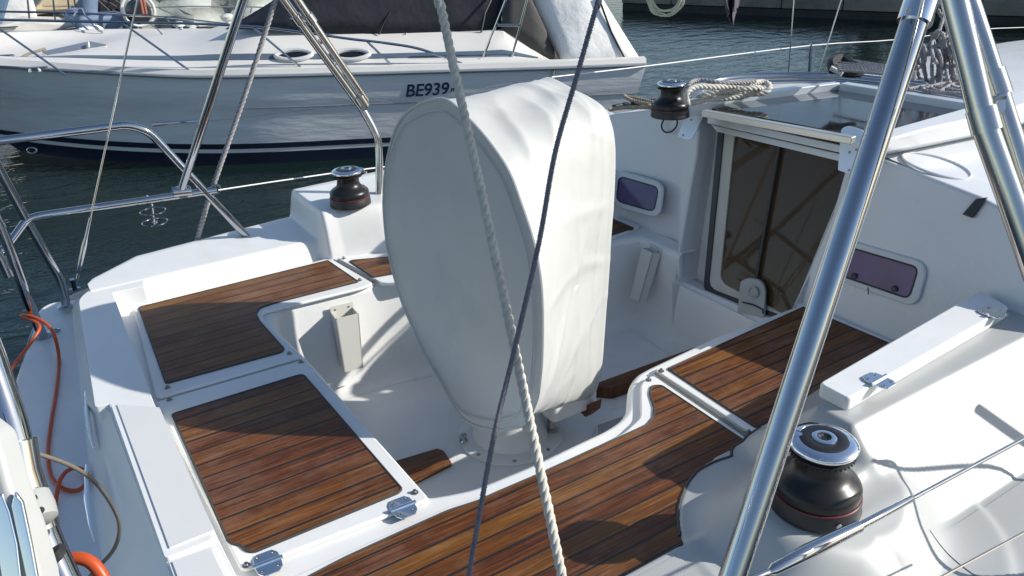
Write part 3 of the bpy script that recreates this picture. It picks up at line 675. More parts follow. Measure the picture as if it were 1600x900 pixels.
# lid on the coaming with two hinges
LB=.232
cl=[xy(1279,597,LB+.02),xy(1532,452,LB+.02),xy(1578,478,LB+.02),xy(1326,622,LB+.02)]
mb=MB(); mb.prism(round_poly(cl,.016,6),LB-.02,LB+.018); obj('coaming_locker_lid',mb,gel,boat,bevel=.012,seg=4)
hdr=Vector(A(1578,478,LB)-A(1326,622,LB))
hinge(A(1373,596,LB+.019),hdr); hinge(A(1551,490,LB+.019),hdr)
mb=MB(); mb.tube([A(1330,628,LB-.008),A(1574,486,LB-.008)],.003,6); obj('lid_seam',mb,mat('grey seam',(.25,.24,.22),.7),boat)  # thin grey strip marking the seam along the lid's outboard edge
cpts=[]
for k_ in range(60):
    t_=R(28+k_*2.6); r_=.24
    while r_<.46 and stb(1.345+r_*math.cos(t_),.822+r_*math.sin(t_))>LZ+.004: r_+=.002
    x_,y_=1.345+r_*math.cos(t_),.822+r_*math.sin(t_)
    if y_>.99 and x_<1.50 and r_<.42: cpts.append((x_,y_,LZ+.003))
mb=MB(); mb.tube(cpts,.0045,6); obj('mound_caulk',mb,seamm,boat)
# ---- port coaming and winch mound
def prt(x,y):
    # inner edge of the coaming, moving inboard forward of the lid gap
    e1=3.045
    e2=interp(x,[.9,1.04,1.2,1.6,2.2],[3.02,3.0,2.95,2.86,2.70])
    g=sstep(.93,1.0,x)
    out=3.33+.04*sstep(0,.6,x)+.06*x*.5
    low=.078*max(0,min(1,(y-e1)/.035))
    hi=.205*g*(1-(1-max(0,min(1,(y-e2)/.075)))**2.5)*(1-.15*sstep(3.2,3.4,y))
    z=max(low,hi) if y>min(e1,e2) else -.03
    cor=sstep(0,1,max(0,min(1,(x-.045)/.02)))
    if y>out: z-=(y-out)*2.0 if (y-out)<.08 else .16+(y-out-.08)*.3
    return z
xs_=[.10+.0075*i for i in range(321)]
def pe(x):
    g=sstep(.95,.985,x); return lerp(3.045,interp(x,[.9,1.04,1.2,1.6,2.2,2.6],[3.0,2.985,2.94,2.86,2.70,2.60]),g)
vs_=[-.004,0,.003,.007,.012,.018,.025,.033,.042,.052,.064,.08,.1]
def prow(x):
    g=sstep(.955,.99,x); e=pe(x); out=interp(x,[.05,.12,.30,.9,2.6],[3.08,3.22,3.36,3.43,3.5]); row=[]
    def zz(v):
        lowv=.0845*(1-(1-max(0,min(1,v/.045)))**2.2); hiv=.205*(1-(1-max(0,min(1,v/.085)))**2.6)
        return lerp(lowv,hiv,g)-.002 if v>=0 else -.03
    for v in vs_: row.append((x,e+v,zz(v)))
    yi=e+.1; top=zz(.1)
    for f_ in (.25,.5,.75,.9): row.append((x,lerp(yi,out-.02,f_),top))
    for dy,dz in ((-.012,-.001),(-.005,-.005),(0,-.013),(.004,-.024),(.03,-.14),(.035,-.3)): row.append((x,out+dy,top+dz))
    return row
mb=MB(); mb.grid([prow(x) for x in xs_]); obj('port_coaming',mb,gel,boat,ang=75)

# gap line between the seat lids running up the coaming
mb=MB(); mb.tube([A(519,405,LZ-.004),A(590,441,LZ-.004)],.0045,6)
ob_=obj('lid_gap',mb,mat('grey gap',(.2,.2,.19),.7),boat)
mb=MB(); P=[(AY(585,446,2.69)),(AY(586,470,2.685)),(AY(586,560,2.68)),(AY(584,584,2.675)),(AY(576,590,2.675)),(AY(527,607,2.66))]
P=[p for p in P]; mb.tube(bent(P,.03),.0028,6); obj('locker_seam',mb,bpy.data.materials['grey gap'],boat)
mb=MB(); mb.tube([A(1024,583,LZ-.004),A(1168,682,LZ-.004)],.0045,6); obj('lid_gap',mb,bpy.data.materials['grey gap'],boat)
# ---- aft coaming with nonskid steps
AZ=.08
def pz(pts,z): return [xy(x,y,z) for x,y in pts]
mb=MB(); mb.prism(round_poly(pz([(176,457),(225,447),(222,410),(150,446),(122,466),(148,636),(170,631),(256,872),(292,980),(410,980),(345,850),(240,628)],AZ),[.01,.0,.03,.05,.05,.01,0,0,0,0,0,.01]),-.15,AZ); obj('aft_coaming',mb,gel,boat,bevel=.012,seg=4)
PZ=.094
pad=obj('boarding_step',MB().prism(round_poly(pz([(172,629),(242,634),(332,842),(258,872)],PZ),.008),.05,PZ),gel,boat,bevel=.012,seg=4)
q=[Vector((*p,0)) for p in pz([(172,629),(242,634),(332,842),(258,872)],PZ)]; c_=sum(q,Vector())/4
obj('nonskid_pad',MB().prism([((c_+(p-c_)*.93).x+ .012*(1 if p.x>c_.x else .9),(c_+(p-c_)*.93).y) for p in q],PZ-.004,PZ+.003),nonskid2,pad)
PB=.09
pb_=pz([(262,877),(333,852),(372,930),(300,980)],PB)
pad2=obj('boarding_step',MB().prism(round_poly(pb_,.004),-.12,PB),gel,boat,bevel=.008,seg=3)
q=[Vector((*p,0)) for p in pb_]; c_=sum(q,Vector())/4
obj('nonskid_pad',MB().prism([((c_+(p-c_)*.84).x,(c_+(p-c_)*.9).y) for p in q],PB-.004,PB+.003),nonskid2,pad2)
# low flat between pads and hatch, extends aft of the starboard seat
mb=MB(); mb.prism([(.10,3.08),(.10,1.0),(.17,1.0),(.17,3.08)],-.2,.001); obj('aft_ledge',mb,gel,boat)
# transom face and swim platform
PLZ=-.06
mb=MB(); rows=[]
tops=[A(x,y,AZ-.012) for x,y in((122,466),(135,560),(148,632),(172,645),(207,740),(256,874),(294,980))]
bots=[A(112,478,PLZ),A(120,560,PLZ),A(127,625,PLZ),A(130,650,PLZ),A(140,740,PLZ),A(160,885,PLZ),A(175,980,PLZ)]
rows=[tops,[a.lerp(b,.4)-Vector((.004,0,0)) for a,b in zip(tops,bots)],bots]
mb.grid(rows); mb.grid([tops,[p+Vector((.05,0,-.01)) for p in tops]]); mb.grid([bots,[p+Vector((.25,0,-.2)) for p in bots]]); obj('transom_face',mb,gel,boat,ang=50)
pl=pz([(128,466),(108,468),(78,472),(60,482),(50,514),(23,592),(-10,720),(-60,900),(-60,1000),(260,1000),(160,750)],PLZ)
pl=pl[:9]+[(.25,.35),(.25,3.1)]
mb=MB(); mb.prism(round_poly(pl,[.02,.02,.03,.04,.03,0,0,0,0,0,0]),-.35,PLZ); obj('swim_platform',mb,gel,boat,bevel=.015,seg=4)
# recess in the transom with a cream back

# long handles on the transom face
for a,b in(((139,602),(152,700)),((140,725),(155,845))):
    mb=MB(); pa,pb=A(*a,-.0),A(*b,-.0); pa.x-=.008; pb.x-=.008
    m=pa.lerp(pb,.5); mb.tube([pa,pa.lerp(pb,.2)+Vector((-.004,0,.004)),m+Vector((-.006,0,.006)),pa.lerp(pb,.8)+Vector((-.004,0,.004)),pb],[.003,.006,.0075,.006,.003],10)
    obj('grab_handle',mb,chrome,boat)
p=A(85,518,PLZ); mb=MB(); mb.lathe(p,[(.02,0),(.02,.004),(.013,.006),(.012,.002)],20); obj('deck_filler',mb,steel,boat)
# ------------------------------------------------------------------ cabin
def B(px,py,off=0): return AP(px,py,(2.19-off,0,0),(1,0,-.4))      # leaning aft face of the cabin
def D(px,py,off=0): return AP(px,py,(2.25-off,0,0),(1,0,-.35))     # plane of the companionway doors
def floorpt(p,z): return Vector((p.x-.4*max(p.z-0,0) if z>=0 else 2.19,p.y,z))
mb=MB()
pin=[B(1070,158),B(1091,215),B(1085,260),B(1073,330),B(1062,410)]
base=pin[-1]
low=[Vector((2.19,base.y-.0,0)),Vector((2.16,2.20,-.12)),Vector((2.10,2.19,FZ+.03)),Vector((2.06,2.19,FZ-.02)),Vector((2.06,3.15,FZ-.02))]
pbk=[(B(1070,166)),B(1092,205),B(1089,240),B(1078,300),B(1066,370),B(1054,440),Vector((2.185,B(1048,470).y,-.12)),Vector((2.17,2.21,FZ-.02)),Vector((2.17,3.0,FZ-.02)),Vector((2.19,3.2,0)),Vector((2.37,3.25,.40)),B(930,186),B(960,178),B(1020,171)]
mb.plate(pbk,Vector((.14,0,0))); obj('port_bulkhead',mb,gelcabin,boat,bevel=.03,seg=5,ang=50)
sbk=[B(1331,222),B(1340,228),B(1375,248),B(1450,276),B(1530,307),B(1600,343),B(1700,400),Vector((2.2,.60,0)),Vector((2.19,.60,-.05)),Vector((2.19,1.62,-.45)),Vector((2.19,1.66,-.2)),B(1238,487),B(1262,425),B(1300,335)]
mb=MB(); mb.plate(sbk,Vector((.14,0,0))); obj('starboard_bulkhead',mb,gelcabin,boat,bevel=.012,seg=3,ang=40)
# door surround, sill
mb=MB(); mb.plate([D(1085,170,-.03),D(1345,225,-.03),D(1345,262,-.03),D(1150,215,-.03),D(1122,205,-.03),D(1095,458,-.03),D(1238,510,-.03),Vector((2.24,1.6,-.15)),Vector((2.20,1.6,FZ-.02)),Vector((2.20,2.3,FZ-.02)),D(1030,470,-.03)][:7]+[D(1238,560,-.03),D(1020,520,-.03)],Vector((.01,0,0)))
mb=MB()
dp=lambda x,y,o=0: D(x,y,o)
# left surround (curved cheek), bottom sill built as bevelled plates
mb.plate([dp(1060,160,-.06),dp(1150,170,-.06),dp(1129,206,-.06),dp(1118,300,-.06),dp(1102,455,-.06),dp(1112,470,-.06),dp(1095,520,-.06),dp(1020,500,-.06)],Vector((.03,0,0)))
obj('door_cheek',mb,gelcabin,boat,bevel=.006)
mb=MB(); mb.plate([Vector((2.185,2.35,-.128)),Vector((2.185,1.60,-.095)),Vector((2.165,1.60,FZ-.02)),Vector((2.165,2.35,FZ-.02))],Vector((.06,0,0))); obj('door_sill',mb,gelcabin,boat,bevel=.01)
# door frame
def ring_plate(name,outp,inp,f,off,th,m,par,bev=.002):
    k=len(outp); mb=MB(); O=[f(*p,off) for p in outp]; I=[f(*p,off) for p in inp]; v=Vector((th,0,0))
    vs=O+I+[p+v for p in O]+[p+v for p in I]; fs=[]
    for i in range(k):
        j=(i+1)%k
        fs+=[(i,j,k+j,k+i),(2*k+i,3*k+i,3*k+j,2*k+j),(i,2*k+i,2*k+j,j),(k+i,k+j,3*k+j,3*k+i)]
    mb.add(vs,fs); return obj(name,mb,m,par,bevel=bev)
def rpx(pts,r,k=6): return [(p[0],p[1]) for p in round_poly(pts,r,k)]
O_=rpx([(1122,196),(1345,250),(1240,508),(1098,456)],[4,4,4,14]); I_=rpx([(1131,203),(1336,250),(1236,500),(1106,450)],[4,4,4,14])
ring_plate('door_gasket',O_,I_,D,.012,.02,blackp,boat)
I2=rpx([(1148,206),(1333,252),(1234,496),(1124,441)],[12,4,4,16])
cream=mat('cream door frame',(.50,.48,.42),.45,var=.08)
fr=ring_plate('door_frame',I_,I2,D,.006,.02,cream,boat)
mb=MB(); mb.plate([D(*p,.0) for p in rpx([(1146,204),(1335,250),(1236,500),(1122,443)],[12,4,4,16])],Vector((.006,0,0))); obj('door_pane',mb,smoke,fr)
mb=MB(); mb.tube([D(1221,216,.012),D(1200,330,.012),D(1181,441,.012)],.007,8); obj('door_divider',mb,blackp,fr)

# lock tab with ring
grey=mat('grey plastic',(.36,.37,.36),.4,var=.06)
lt=rpx([(1152,488),(1156,440),(1168,434),(1188,438),(1195,452),(1193,498),(1180,494)],[2,10,10,10,8,3,2])
mb=MB(); mb.plate([D(*p,.03) for p in lt],Vector((.012,0,0))); lk=obj('door_lock',mb,grey,boat,bevel=.003)
c=D(1177,457,.036); mb=MB(); mb.tube([c+Vector((0,.021*math.cos(t),.021*math.sin(t))) for t in [i*.3927 for i in range(16)]],.0045,8,closed=True); mb.lathe(c,[(.016,-.004),(.016,.002),(.010,.004)],20,axis=(-1,0,.2)); obj('lock_ring',mb,grey,lk)
mb=MB(); mb.tube([D(1160,472,.036),D(1176,476,.037),D(1192,484,.036),D(1192,490,.036)],.003,6); obj('lock_slot',mb,blackp,lk)
# header rails
def beam(name,pts,m,th,par=boat,bev=.003):
    mb=MB(); mb.plate(pts,th); return obj(name,mb,m,par,bevel=bev)
beam('header_rail',[B(1105,181,.02),B(1335,231,.02),B(1335,244,.02),B(1105,193,.02)],alu,Vector((.05,0,0)))
beam('header_rail',[B(1102,170,.045),B(1340,216,.045),B(1340,229,.045),B(1102,180,.045)],alu,Vector((.07,0,0)))
beam('header_rail',[B(1110,194,.0),B(1335,245,.0),B(1335,258,.0),B(1120,206,.0)],alu,Vector((.05,0,0)))
# brackets at the ends of the sliding hatch
def bracket(pts,holes,o):
    mb=MB(); mb.plate([B(x,y,o) for x,y in pts],Vector((.004,0,0))); b_=obj('slide_bracket',mb,aluw,boat,bevel=.001)
    for h in holes:
        mb=MB(); mb.lathe(B(*h,o+.001),[(.0045,0),(.004,.002)],10,axis=(-1,0,.4)); obj('rivet',mb,screwm,b_)
bracket(rpx([(1081,158),(1105,155),(1103,172),(1082,216),(1074,219),(1058,213)],[3,3,6,3,3,3]),[(1076,181),(1080,187),(1067,211)],.10)
bracket(rpx([(1314,201),(1325,196),(1350,204),(1346,250),(1334,274),(1309,266)],[6,6,6,3,2,2]),[(1327,238),(1338,234),(1326,266)],.07)
# sliding hatch
RZ=.60
def rz_(pts,z): return [A(x,y,z) for x,y in pts]
mb=MB(); mb.plate(rz_([(1112,172),(1150,160),(1312,136),(1530,168),(1400,206),(1340,214)],RZ-.022),Vector((0,0,.006))); sh=obj('sliding_hatch_panel',mb,roofglass,boat)
def railp(name,a,b,wd,z0,z1,m,par=boat,bev=.003):
    a=Vector(a);b=Vector(b); d=(b-a).normalized(); e=Vector((-d.y,d.x,0))*wd
    mb=MB(); mb.prism([(a.x,a.y),(b.x,b.y),(b.x+e.x,b.y+e.y),(a.x+e.x,a.y+e.y)],z0,z1); return obj(name,mb,m,par,bevel=bev)
railp('hatch_rim',A(1075,163,RZ),A(1312,134,RZ),.035,.55,RZ+.012,aluw)
railp('hatch_rim',A(1312,135,RZ),A(1530,170,RZ),.05,.55,RZ+.012,aluw)
railp('hatch_rim',A(1104,172,RZ),A(1338,214,RZ),-.03,.58,RZ+.004,alu)
# cabin roof
def roofz(x,y): 
    dy=y-1.95; z=.548-.14*dy*dy
    a=abs(dy)
    if a>1.0: z-=(a-1.0)*1.6
    return z-.02*sstep(3,5.5,x)
rows=[]
for i in range(50):
    row=[]
    for j in range(61):
        y=lerp(.55,3.22,j/60); x0=2.19+.4*roofz(2.3,y)+.012; x=lerp(x0,5.6,i/49); row.append((x,y,roofz(x,y)-(.006 if i==0 else 0)))
    rows.append(row)
# leave the companionway slide open: cut cells inside x<3.05, 1.62<y<2.16
mb=MB(); m_=len(rows); n_=len(rows[0]); fs=[]
for i in range(m_-1):
    for j in range(n_-1):
        c=(Vector(rows[i][j])+Vector(rows[i+1][j+1]))/2
        if c.x<2.95 and 1.62<c.y<2.2: continue
        fs.append((i*n_+j,i*n_+j+1,(i+1)*n_+j+1,(i+1)*n_+j))
mb.add([p for r in rows for p in r],fs); obj('cabin_roof',mb,gelcabin,boat,ang=50)
# raised hatch garage side and roof step
gp=[A(1384,205,.62),A(1517,166,.62),A(1660,196,.62),A(1640,235,.60),A(1380,243,.545)]
mb=MB(); mb.grid([[A(1372,208,.615),A(1450,186,.617),A(1517,167,.62),A(1640,130,.62)],[A(1374,222,.612),A(1450,200,.612),A(1522,184,.612),A(1660,146,.612)],[A(1376,241,.553),A(1460,224,.55),A(1545,206,.548),A(1700,168,.545)],[A(1376,245,.50),A(1460,229,.50),A(1545,211,.50),A(1700,172,.50)]])
obj('roof_step',mb,gelcabin,boat,bevel=.01,ang=30)
p=A(1462,262,.5); c=Vector((p.x,p.y,roofz(p.x,p.y)+.001)); 
mb=MB(); ex=A(1515,275,.5)-A(1412,252,.5); a_=ex.length/2; exd=ex.normalized(); eyd=Vector((-exd.y,exd.x,0))
loop=[]
for k in range(40):
    t=2*math.pi*k/40; q=c+exd*(a_*math.cos(t))+eyd*(.075*math.sin(t)); q.z=roofz(q.x,q.y)+.001; loop.append(q)
mb.tube(loop,.005,8,closed=True); obj('roof_recess_rim',mb,gelcabin,boat)
# dark deck strap on the starboard bulkhead edge
mb=MB(); mb.plate([B(1503,335,.012),B(1519,341,.012),B(1541,309,.012),B(1524,311,.012)],Vector((.012,0,0))); obj('fender_strap',mb,blackp,boat,bevel=.002)
# windows in the bulkheads
winframe=mat('window frame',(.58,.6,.6),.35,var=.05)
def window(o,i,off=.006,r1=18,r2=10,knobs=()):
    ring=ring_plate('window_frame',rpx(o,r1),rpx(i,r2),B,off,.012,winframe,boat,bev=.004)
    mb=MB(); mb.plate([B(*p,-.0+.004) for p in rpx(i,r2)],Vector((.003,0,0))); obj('window_pane',mb,purple,ring)
    mb=MB(); mb.tube([B(*p,.006) for p in rpx(i,r2)],.0028,6,closed=True); obj('window_gasket',mb,blackp,ring)
    for k in knobs:
        mb=MB(); mb.lathe(B(*k,.006),[(.010,0),(.010,.004),(.005,.006)],14,axis=(-1,0,.4)); obj('catch',mb,blackp,ring)
window([(960,264),(1037,286),(1030,342),(955,321)],[(967,275),(1029,293),(1022,331),(963,314)])
window([(1296,366),(1450,412),(1432,482),(1290,432)],[(1306,380),(1435,418),(1420,467),(1300,426)],r1=24,r2=12,knobs=[(1335,431),(1398,451)])
mb=MB(); mb.tube([B(1356,449,.008),B(1357,460,.008)],.0015,6); obj('frame_joint',mb,seamm,boat)
# interior seen through the doors
wood=mat('interior wood',(.30,.13,.05),.4,var=.3,stretch=(1,1,4))
mb=MB(); mb.box((3.3,1.85,-.9),(.95,.9,.02)); cabin=obj('cabin_sole',mb,teaks,boat)
mb=MB(); mb.box((4.3,1.85,-.3),(.02,.9,.62)); mb2=obj('inner_bulkhead',mb,wood,boat)
mb=MB(); mb.box((3.55,2.7,-.3),(.75,.02,.62)); obj('inner_wall',mb,mat('cream lining',(.5,.46,.38),.7),boat)
mb=MB(); mb.box((3.55,1.1,-.3),(.75,.02,.62)); obj('inner_wall',mb,bpy.data.materials['cream lining'],boat)
mb=MB(); mb.box((3.1,2.5,-.45),(.6,.25,.06)); obj('inner_bunk',mb,bpy.data.materials['cream lining'],boat,bevel=.03)
mb=MB(); mb.box((2.75,2.45,.15),(.2,.3,.2)); obj('inner_cupboard',mb,wood,boat,bevel=.01)
for k in range(3):
    mb=MB(); mb.box((2.5-.0+.11*(2-k),1.95,-.35-.18*k+.0),(.1,.25,.012)); obj('companion_step',mb,teaks,boat)
# ------------------------------------------------------------------ pedestal and floor pieces
pc=Vector((1.235,2.045,FZ))
mb=MB(); mb.lathe(pc,[(.185,0),(.185,.006),(.16,.012),(.15,.012)],56); pb0=obj('pedestal_base',mb,gel,boat,bevel=.002)
for a_ in range(8):
    t=a_*math.pi/4+.3; mb=MB(); mb.lathe(pc+Vector((.168*math.cos(t),.168*math.sin(t),.008)),[(.008,0),(.007,.003),(.003,.003)],12); obj('base_screw',mb,screwm,pb0)
mb=MB(); mb.lathe(pc,[(.135,.012),(.125,.04),(.11,.1),(.105,.9)],40); obj('pedestal',mb,gel,boat)
e_=A(724,688,FZ+.012); mb=MB(); mb.tube([e_+Vector((.012*math.cos(t),.0,.016+.012*math.sin(t))) for t in [i*.5236 for i in range(12)]],.004,8,closed=True); mb.lathe(e_,[(.016,0),(.014,.006),(.004,.007)],14); obj('eye_bolt',mb,steel,pb0)
for q_ in(A(862,672,FZ+.012),):
    mb=MB(); mb.tube([q_,q_+Vector((0,0,.9))],.0155,16); mb.lathe(q_,[(.024,0),(.024,.01),(.017,.014)],20); obj('guard_post',mb,steel2,boat)
mb=MB(); mb.plate([AX(902,640,1.44),AX(930,627,1.44),AX(928,642,1.44),AX(914,652,1.44)],Vector((.03,0,0))); obj('table_leaf',mb,teaks,boat,bevel=.003)
# teak foot pieces on the sole
mb=MB(); mb.prism(round_poly(pz([(610,722),(683,700),(693,703),(707,724),(655,750),(630,760)],FZ+.012),[.01,.005,.015,.01,.01,.01]),FZ,FZ+.012); obj('teak_floor_inlay',mb,teaks,boat,bevel=.003)
bt=[A(918,603,FZ+.05),A(1124,528,FZ+.05),A(1165,535,FZ+.05),A(958,606,FZ+.05)]
mb=MB(); mb.prism([(p.x,p.y) for p in bt],FZ,FZ+.05); obj('foot_chock',mb,teaks,boat,bevel=.004)
mb=MB(); mb.plate([A(933,664,FZ+.02),A(972,650,FZ+.02),A(976,668,FZ+.02),A(935,690,FZ+.02)],Vector((0,0,.003))); dr=obj('drain_tray',mb,grey,boat)
mb=MB(); mb.tube([A(933,689,FZ+.02),A(933,664,FZ+.026),A(972,650,FZ+.026)],.0025,6); obj('drain_rim',mb,gel,dr)
# winch handle pockets
def pocket(c,u,n_,w_=.062,h_=.20,d_=.055):
    u=Vector(u).normalized(); n_=Vector(n_).normalized(); z=u.cross(n_); 
    if z.z<0: z=-z
    root=None
    mb=MB(); t=.004
    def quad(uu,dd,zz): return Vector(c)+u*uu+n_*dd+z*zz
    wt=w_/2; wb=w_*.42
    for (u0,u1,d0,d1) in((-1,1,0,t),(-1,1,d_-t,d_),):
        k=.0
        mb.add([quad(u0*wb,d0*.9,-h_),quad(u1*wb,d0*.9,-h_),quad(u1*wb,d1*.9,-h_),quad(u0*wb,d1*.9,-h_),quad(u0*wt,d0,0),quad(u1*wt,d0,0),quad(u1*wt,d1,0),quad(u0*wt,d1,0)],[(0,3,2,1),(4,5,6,7),(0,1,5,4),(1,2,6,5),(2,3,7,6),(3,0,4,7)])
    for s in(-1,1):
        a0,a1=(s*wt,s*(wt-t)); b0,b1=(s*wb,s*(wb-t))
        mb.add([quad(b0,0,-h_),quad(b1,0,-h_),quad(b1,d_*.9,-h_),quad(b0,d_*.9,-h_),quad(a0,0,0),quad(a1,0,0),quad(a1,d_,0),quad(a0,d_,0)],[(0,3,2,1),(4,5,6,7),(0,1,5,4),(1,2,6,5),(2,3,7,6),(3,0,4,7)])
    mb.add([quad(-wb,0,-h_),quad(wb,0,-h_),quad(wb,d_*.9,-h_),quad(-wb,d_*.9,-h_)],[(0,1,2,3)])
    mb.add([quad(-wt,0,.02),quad(wt,0,.02),quad(wt,t,.02),quad(-wt,t,.02),quad(-wt,0,0),quad(wt,0,0),quad(wt,t,0),quad(-wt,t,0)],[(0,1,2,3),(0,4,5,1),(2,6,7,3),(0,3,7,4),(1,5,6,2)])
    o=obj('handle_pocket',mb,pvc,boat)
    for s in(-1,1):
        mb=MB(); mb.lathe(quad(s*wt*.6,t,.006),[(.004,0),(.003,.002)],8,axis=n_); obj('pocket_screw',mb,screwm,o)
    return o
pp=AY(534,483,2.675); pocket(pp,(1,-.08,0),(-.08,-1,0),w_=.088,h_=.235,d_=.07)
pp=B(1024,392,.01); pocket(pp,(0,1,0),(-1,0,.3),w_=.075,h_=.22,d_=.05)
# round white instrument boss seen behind the cover
mb=MB(); mb.lathe(Vector((2.17,B(936,447).y,B(936,447).z)),[(.05,0),(.05,.02),(.03,.03)],24,axis=(-1,0,0)); obj('engine_panel_boss',mb,grey,boat)
# ------------------------------------------------------------------ wheel cover
disc=[(700,158),(673,158),(652,166),(633,180),(618,205),(608,240),(602,275),(600,320),(604,372),(610,405),(618,437),(630,475),(645,510),(663,550),(690,597),(714,640),(734,660),(772,671),(800,668),(821,659),(838,625),(844,589),(847,543),(847,475),(843,425),(833,375),(815,320),(795,268),(764,222),(733,187)]
wc=thing('wheel_cover',Vector((1.2,2.0,FZ+.1)),'bulky white canvas cover over the steering wheel and pedestal','cover')
DP=[AP(x,y,(1.0,0,.2),(1,0,-.06)) for x,y in disc]
DP=smooth_path(DP,4,closed=True); n=len(DP)
# arc-length resample
def resample(P,m):
    L=[0]; 
    for i in range(len(P)): L.append(L[-1]+(P[(i+1)%len(P)]-P[i]).length)
    out=[]; j=0
    for k in range(m):
        t=L[-1]*k/m
        while L[j+1]<t: j+=1
        out.append(P[j].lerp(P[(j+1)%len(P)],(t-L[j])/max(1e-9,L[j+1]-L[j])))
    return out
NN=260; DP=resample(DP,NN)
cd_=sum(DP,Vector())/NN
# forward end: rounded rectangle matched by angle
def fe(ang):
    # target rectangle corners in (y,z)
    y0,y1,z0,z1=1.80,2.19,-.27,.785
    cy,cz=(y0+y1)/2,(z0+z1)/2; hy,hz=(y1-y0)/2,(z1-z0)/2
    c,s=math.cos(ang),math.sin(ang); p=7
    r=1/((abs(c)/hy)**p+(abs(s)/hz)**p)**(1/p)
    y,z=cy+r*c,cz+r*s
    if z>cz: z+=(y-cy)*.16+.012
    h_=(z-z0)/(z1-z0); y=lerp(y,cy,.30*max(0,1-h_)**1.3)
    return y,z
angs=[math.atan2((p.z-cd_.z)/.52,(p.y-cd_.y)/.455) for p in DP]
FE=[]
for a in angs:
    c,s=math.cos(a)*.195,math.sin(a)*.5275
    y,z=fe(math.atan2(s,c)); FE.append(Vector((1.47,y,z)))
rows=[]
KS=52
for k in range(KS+1):
    t=k/KS; row=[]
    for i in range(NN):
        a=angs[i]; s=math.sin(a); c=math.cos(a)
        p=DP[i].lerp(FE[i],t)
        x=lerp(DP[i].x+.0,1.47,t)
        ctr=lerp(.3,.26,t)
        # sag between ring and pedestal on the sides, drape below
        sag=math.sin(math.pi*t)*(.022*(1-abs(s))+.018*max(0,-s))
        dirv=Vector((0,p.y-2.0,p.z-.3)).normalized()
        p=p-dirv*sag
        q=Vector((x*1.5,p.y*1.6,p.z*1.1)); nz=noise.noise(q*1.5)*.016
        w1=Vector((x*5.5-p.z*3.4,p.y*2,p.z*1.2+x*.8)); r1=1-abs(noise.noise(w1*.9)); r1=max(0,r1-.72)/.28
        w2=Vector((x*3+p.z*6.5,p.y*3+7,p.z*1.5-x*2)); r2=1-abs(noise.noise(w2*.8)); r2=max(0,r2-.8)/.2
        w3=Vector((x*12,p.y*4,p.z*1.6+3)); r3=1-abs(noise.noise(w3*.7)); r3=max(0,r3-.8)/.2
        fold=.011*r1**1.6+.008*r2**1.5+.008*r3**1.5*sstep(.35,.8,t)+.005*math.sin(a*9+t*3.5)
        env=min(1,t*5)*min(1,(1-t)*6+.35)
        p=p+dirv*((nz+fold*.8)*env)
        p.x=x+noise.noise(q*2)*.01*env
        row.append(p)
    row.append(row[0]); rows.append(row)
# round the far end
for f_,dx in((.985,.014),(.94,.028),(.8,.036),(.5,.04),(.1,.042)):
    c2=Vector((0,1.995,.26)); row=[Vector((p.x+dx,lerp(c2.y,p.y,f_),lerp(c2.z,p.z,f_))) for p in [Vector((1.47,q.y,q.z)) for q in rows[KS]]]; rows.append(row)
mb=MB(); mb.grid(rows); cb=obj('cover_side',mb,cloth,wc,ang=80)
mb=MB(); mb.prism(round_poly([(1.30,1.87),(1.49,1.87),(1.49,2.13),(1.30,2.13)],.02),-.285,.1); obj('console_box',mb,gel,boat,bevel=.008)
# the flat disc over the wheel, slightly domed and dimpled
rows=[]
for k in range(15):
    s=1-k/14; s=0 if k==14 else s; row=[]
    for i in range(NN):
        p=cd_+(DP[i]-cd_)*s; q=Vector((p.y*2.2,p.z*1.3,3)); 
        p=p+Vector((-.012*(1-s**3)+(noise.noise(q)*.016+noise.noise(q*2.7)*.005)*min(1,(1-s)*4),0,0)); row.append(p)
    row.append(row[0]); rows.append(row)
mb=MB(); mb.grid(rows); obj('cover_disc',mb,cloth,wc,ang=80)
mb=MB(); mb.tube([p+(p-cd_).normalized()*.002 for p in DP],.0055,8,closed=True); obj('piping',mb,cloth,wc)
mb=MB(); mb.tube([cd_+(p-cd_)*.94+Vector((-.010,0,0)) for p in DP],.0018,6,closed=True); obj('seam',mb,cloth,wc)
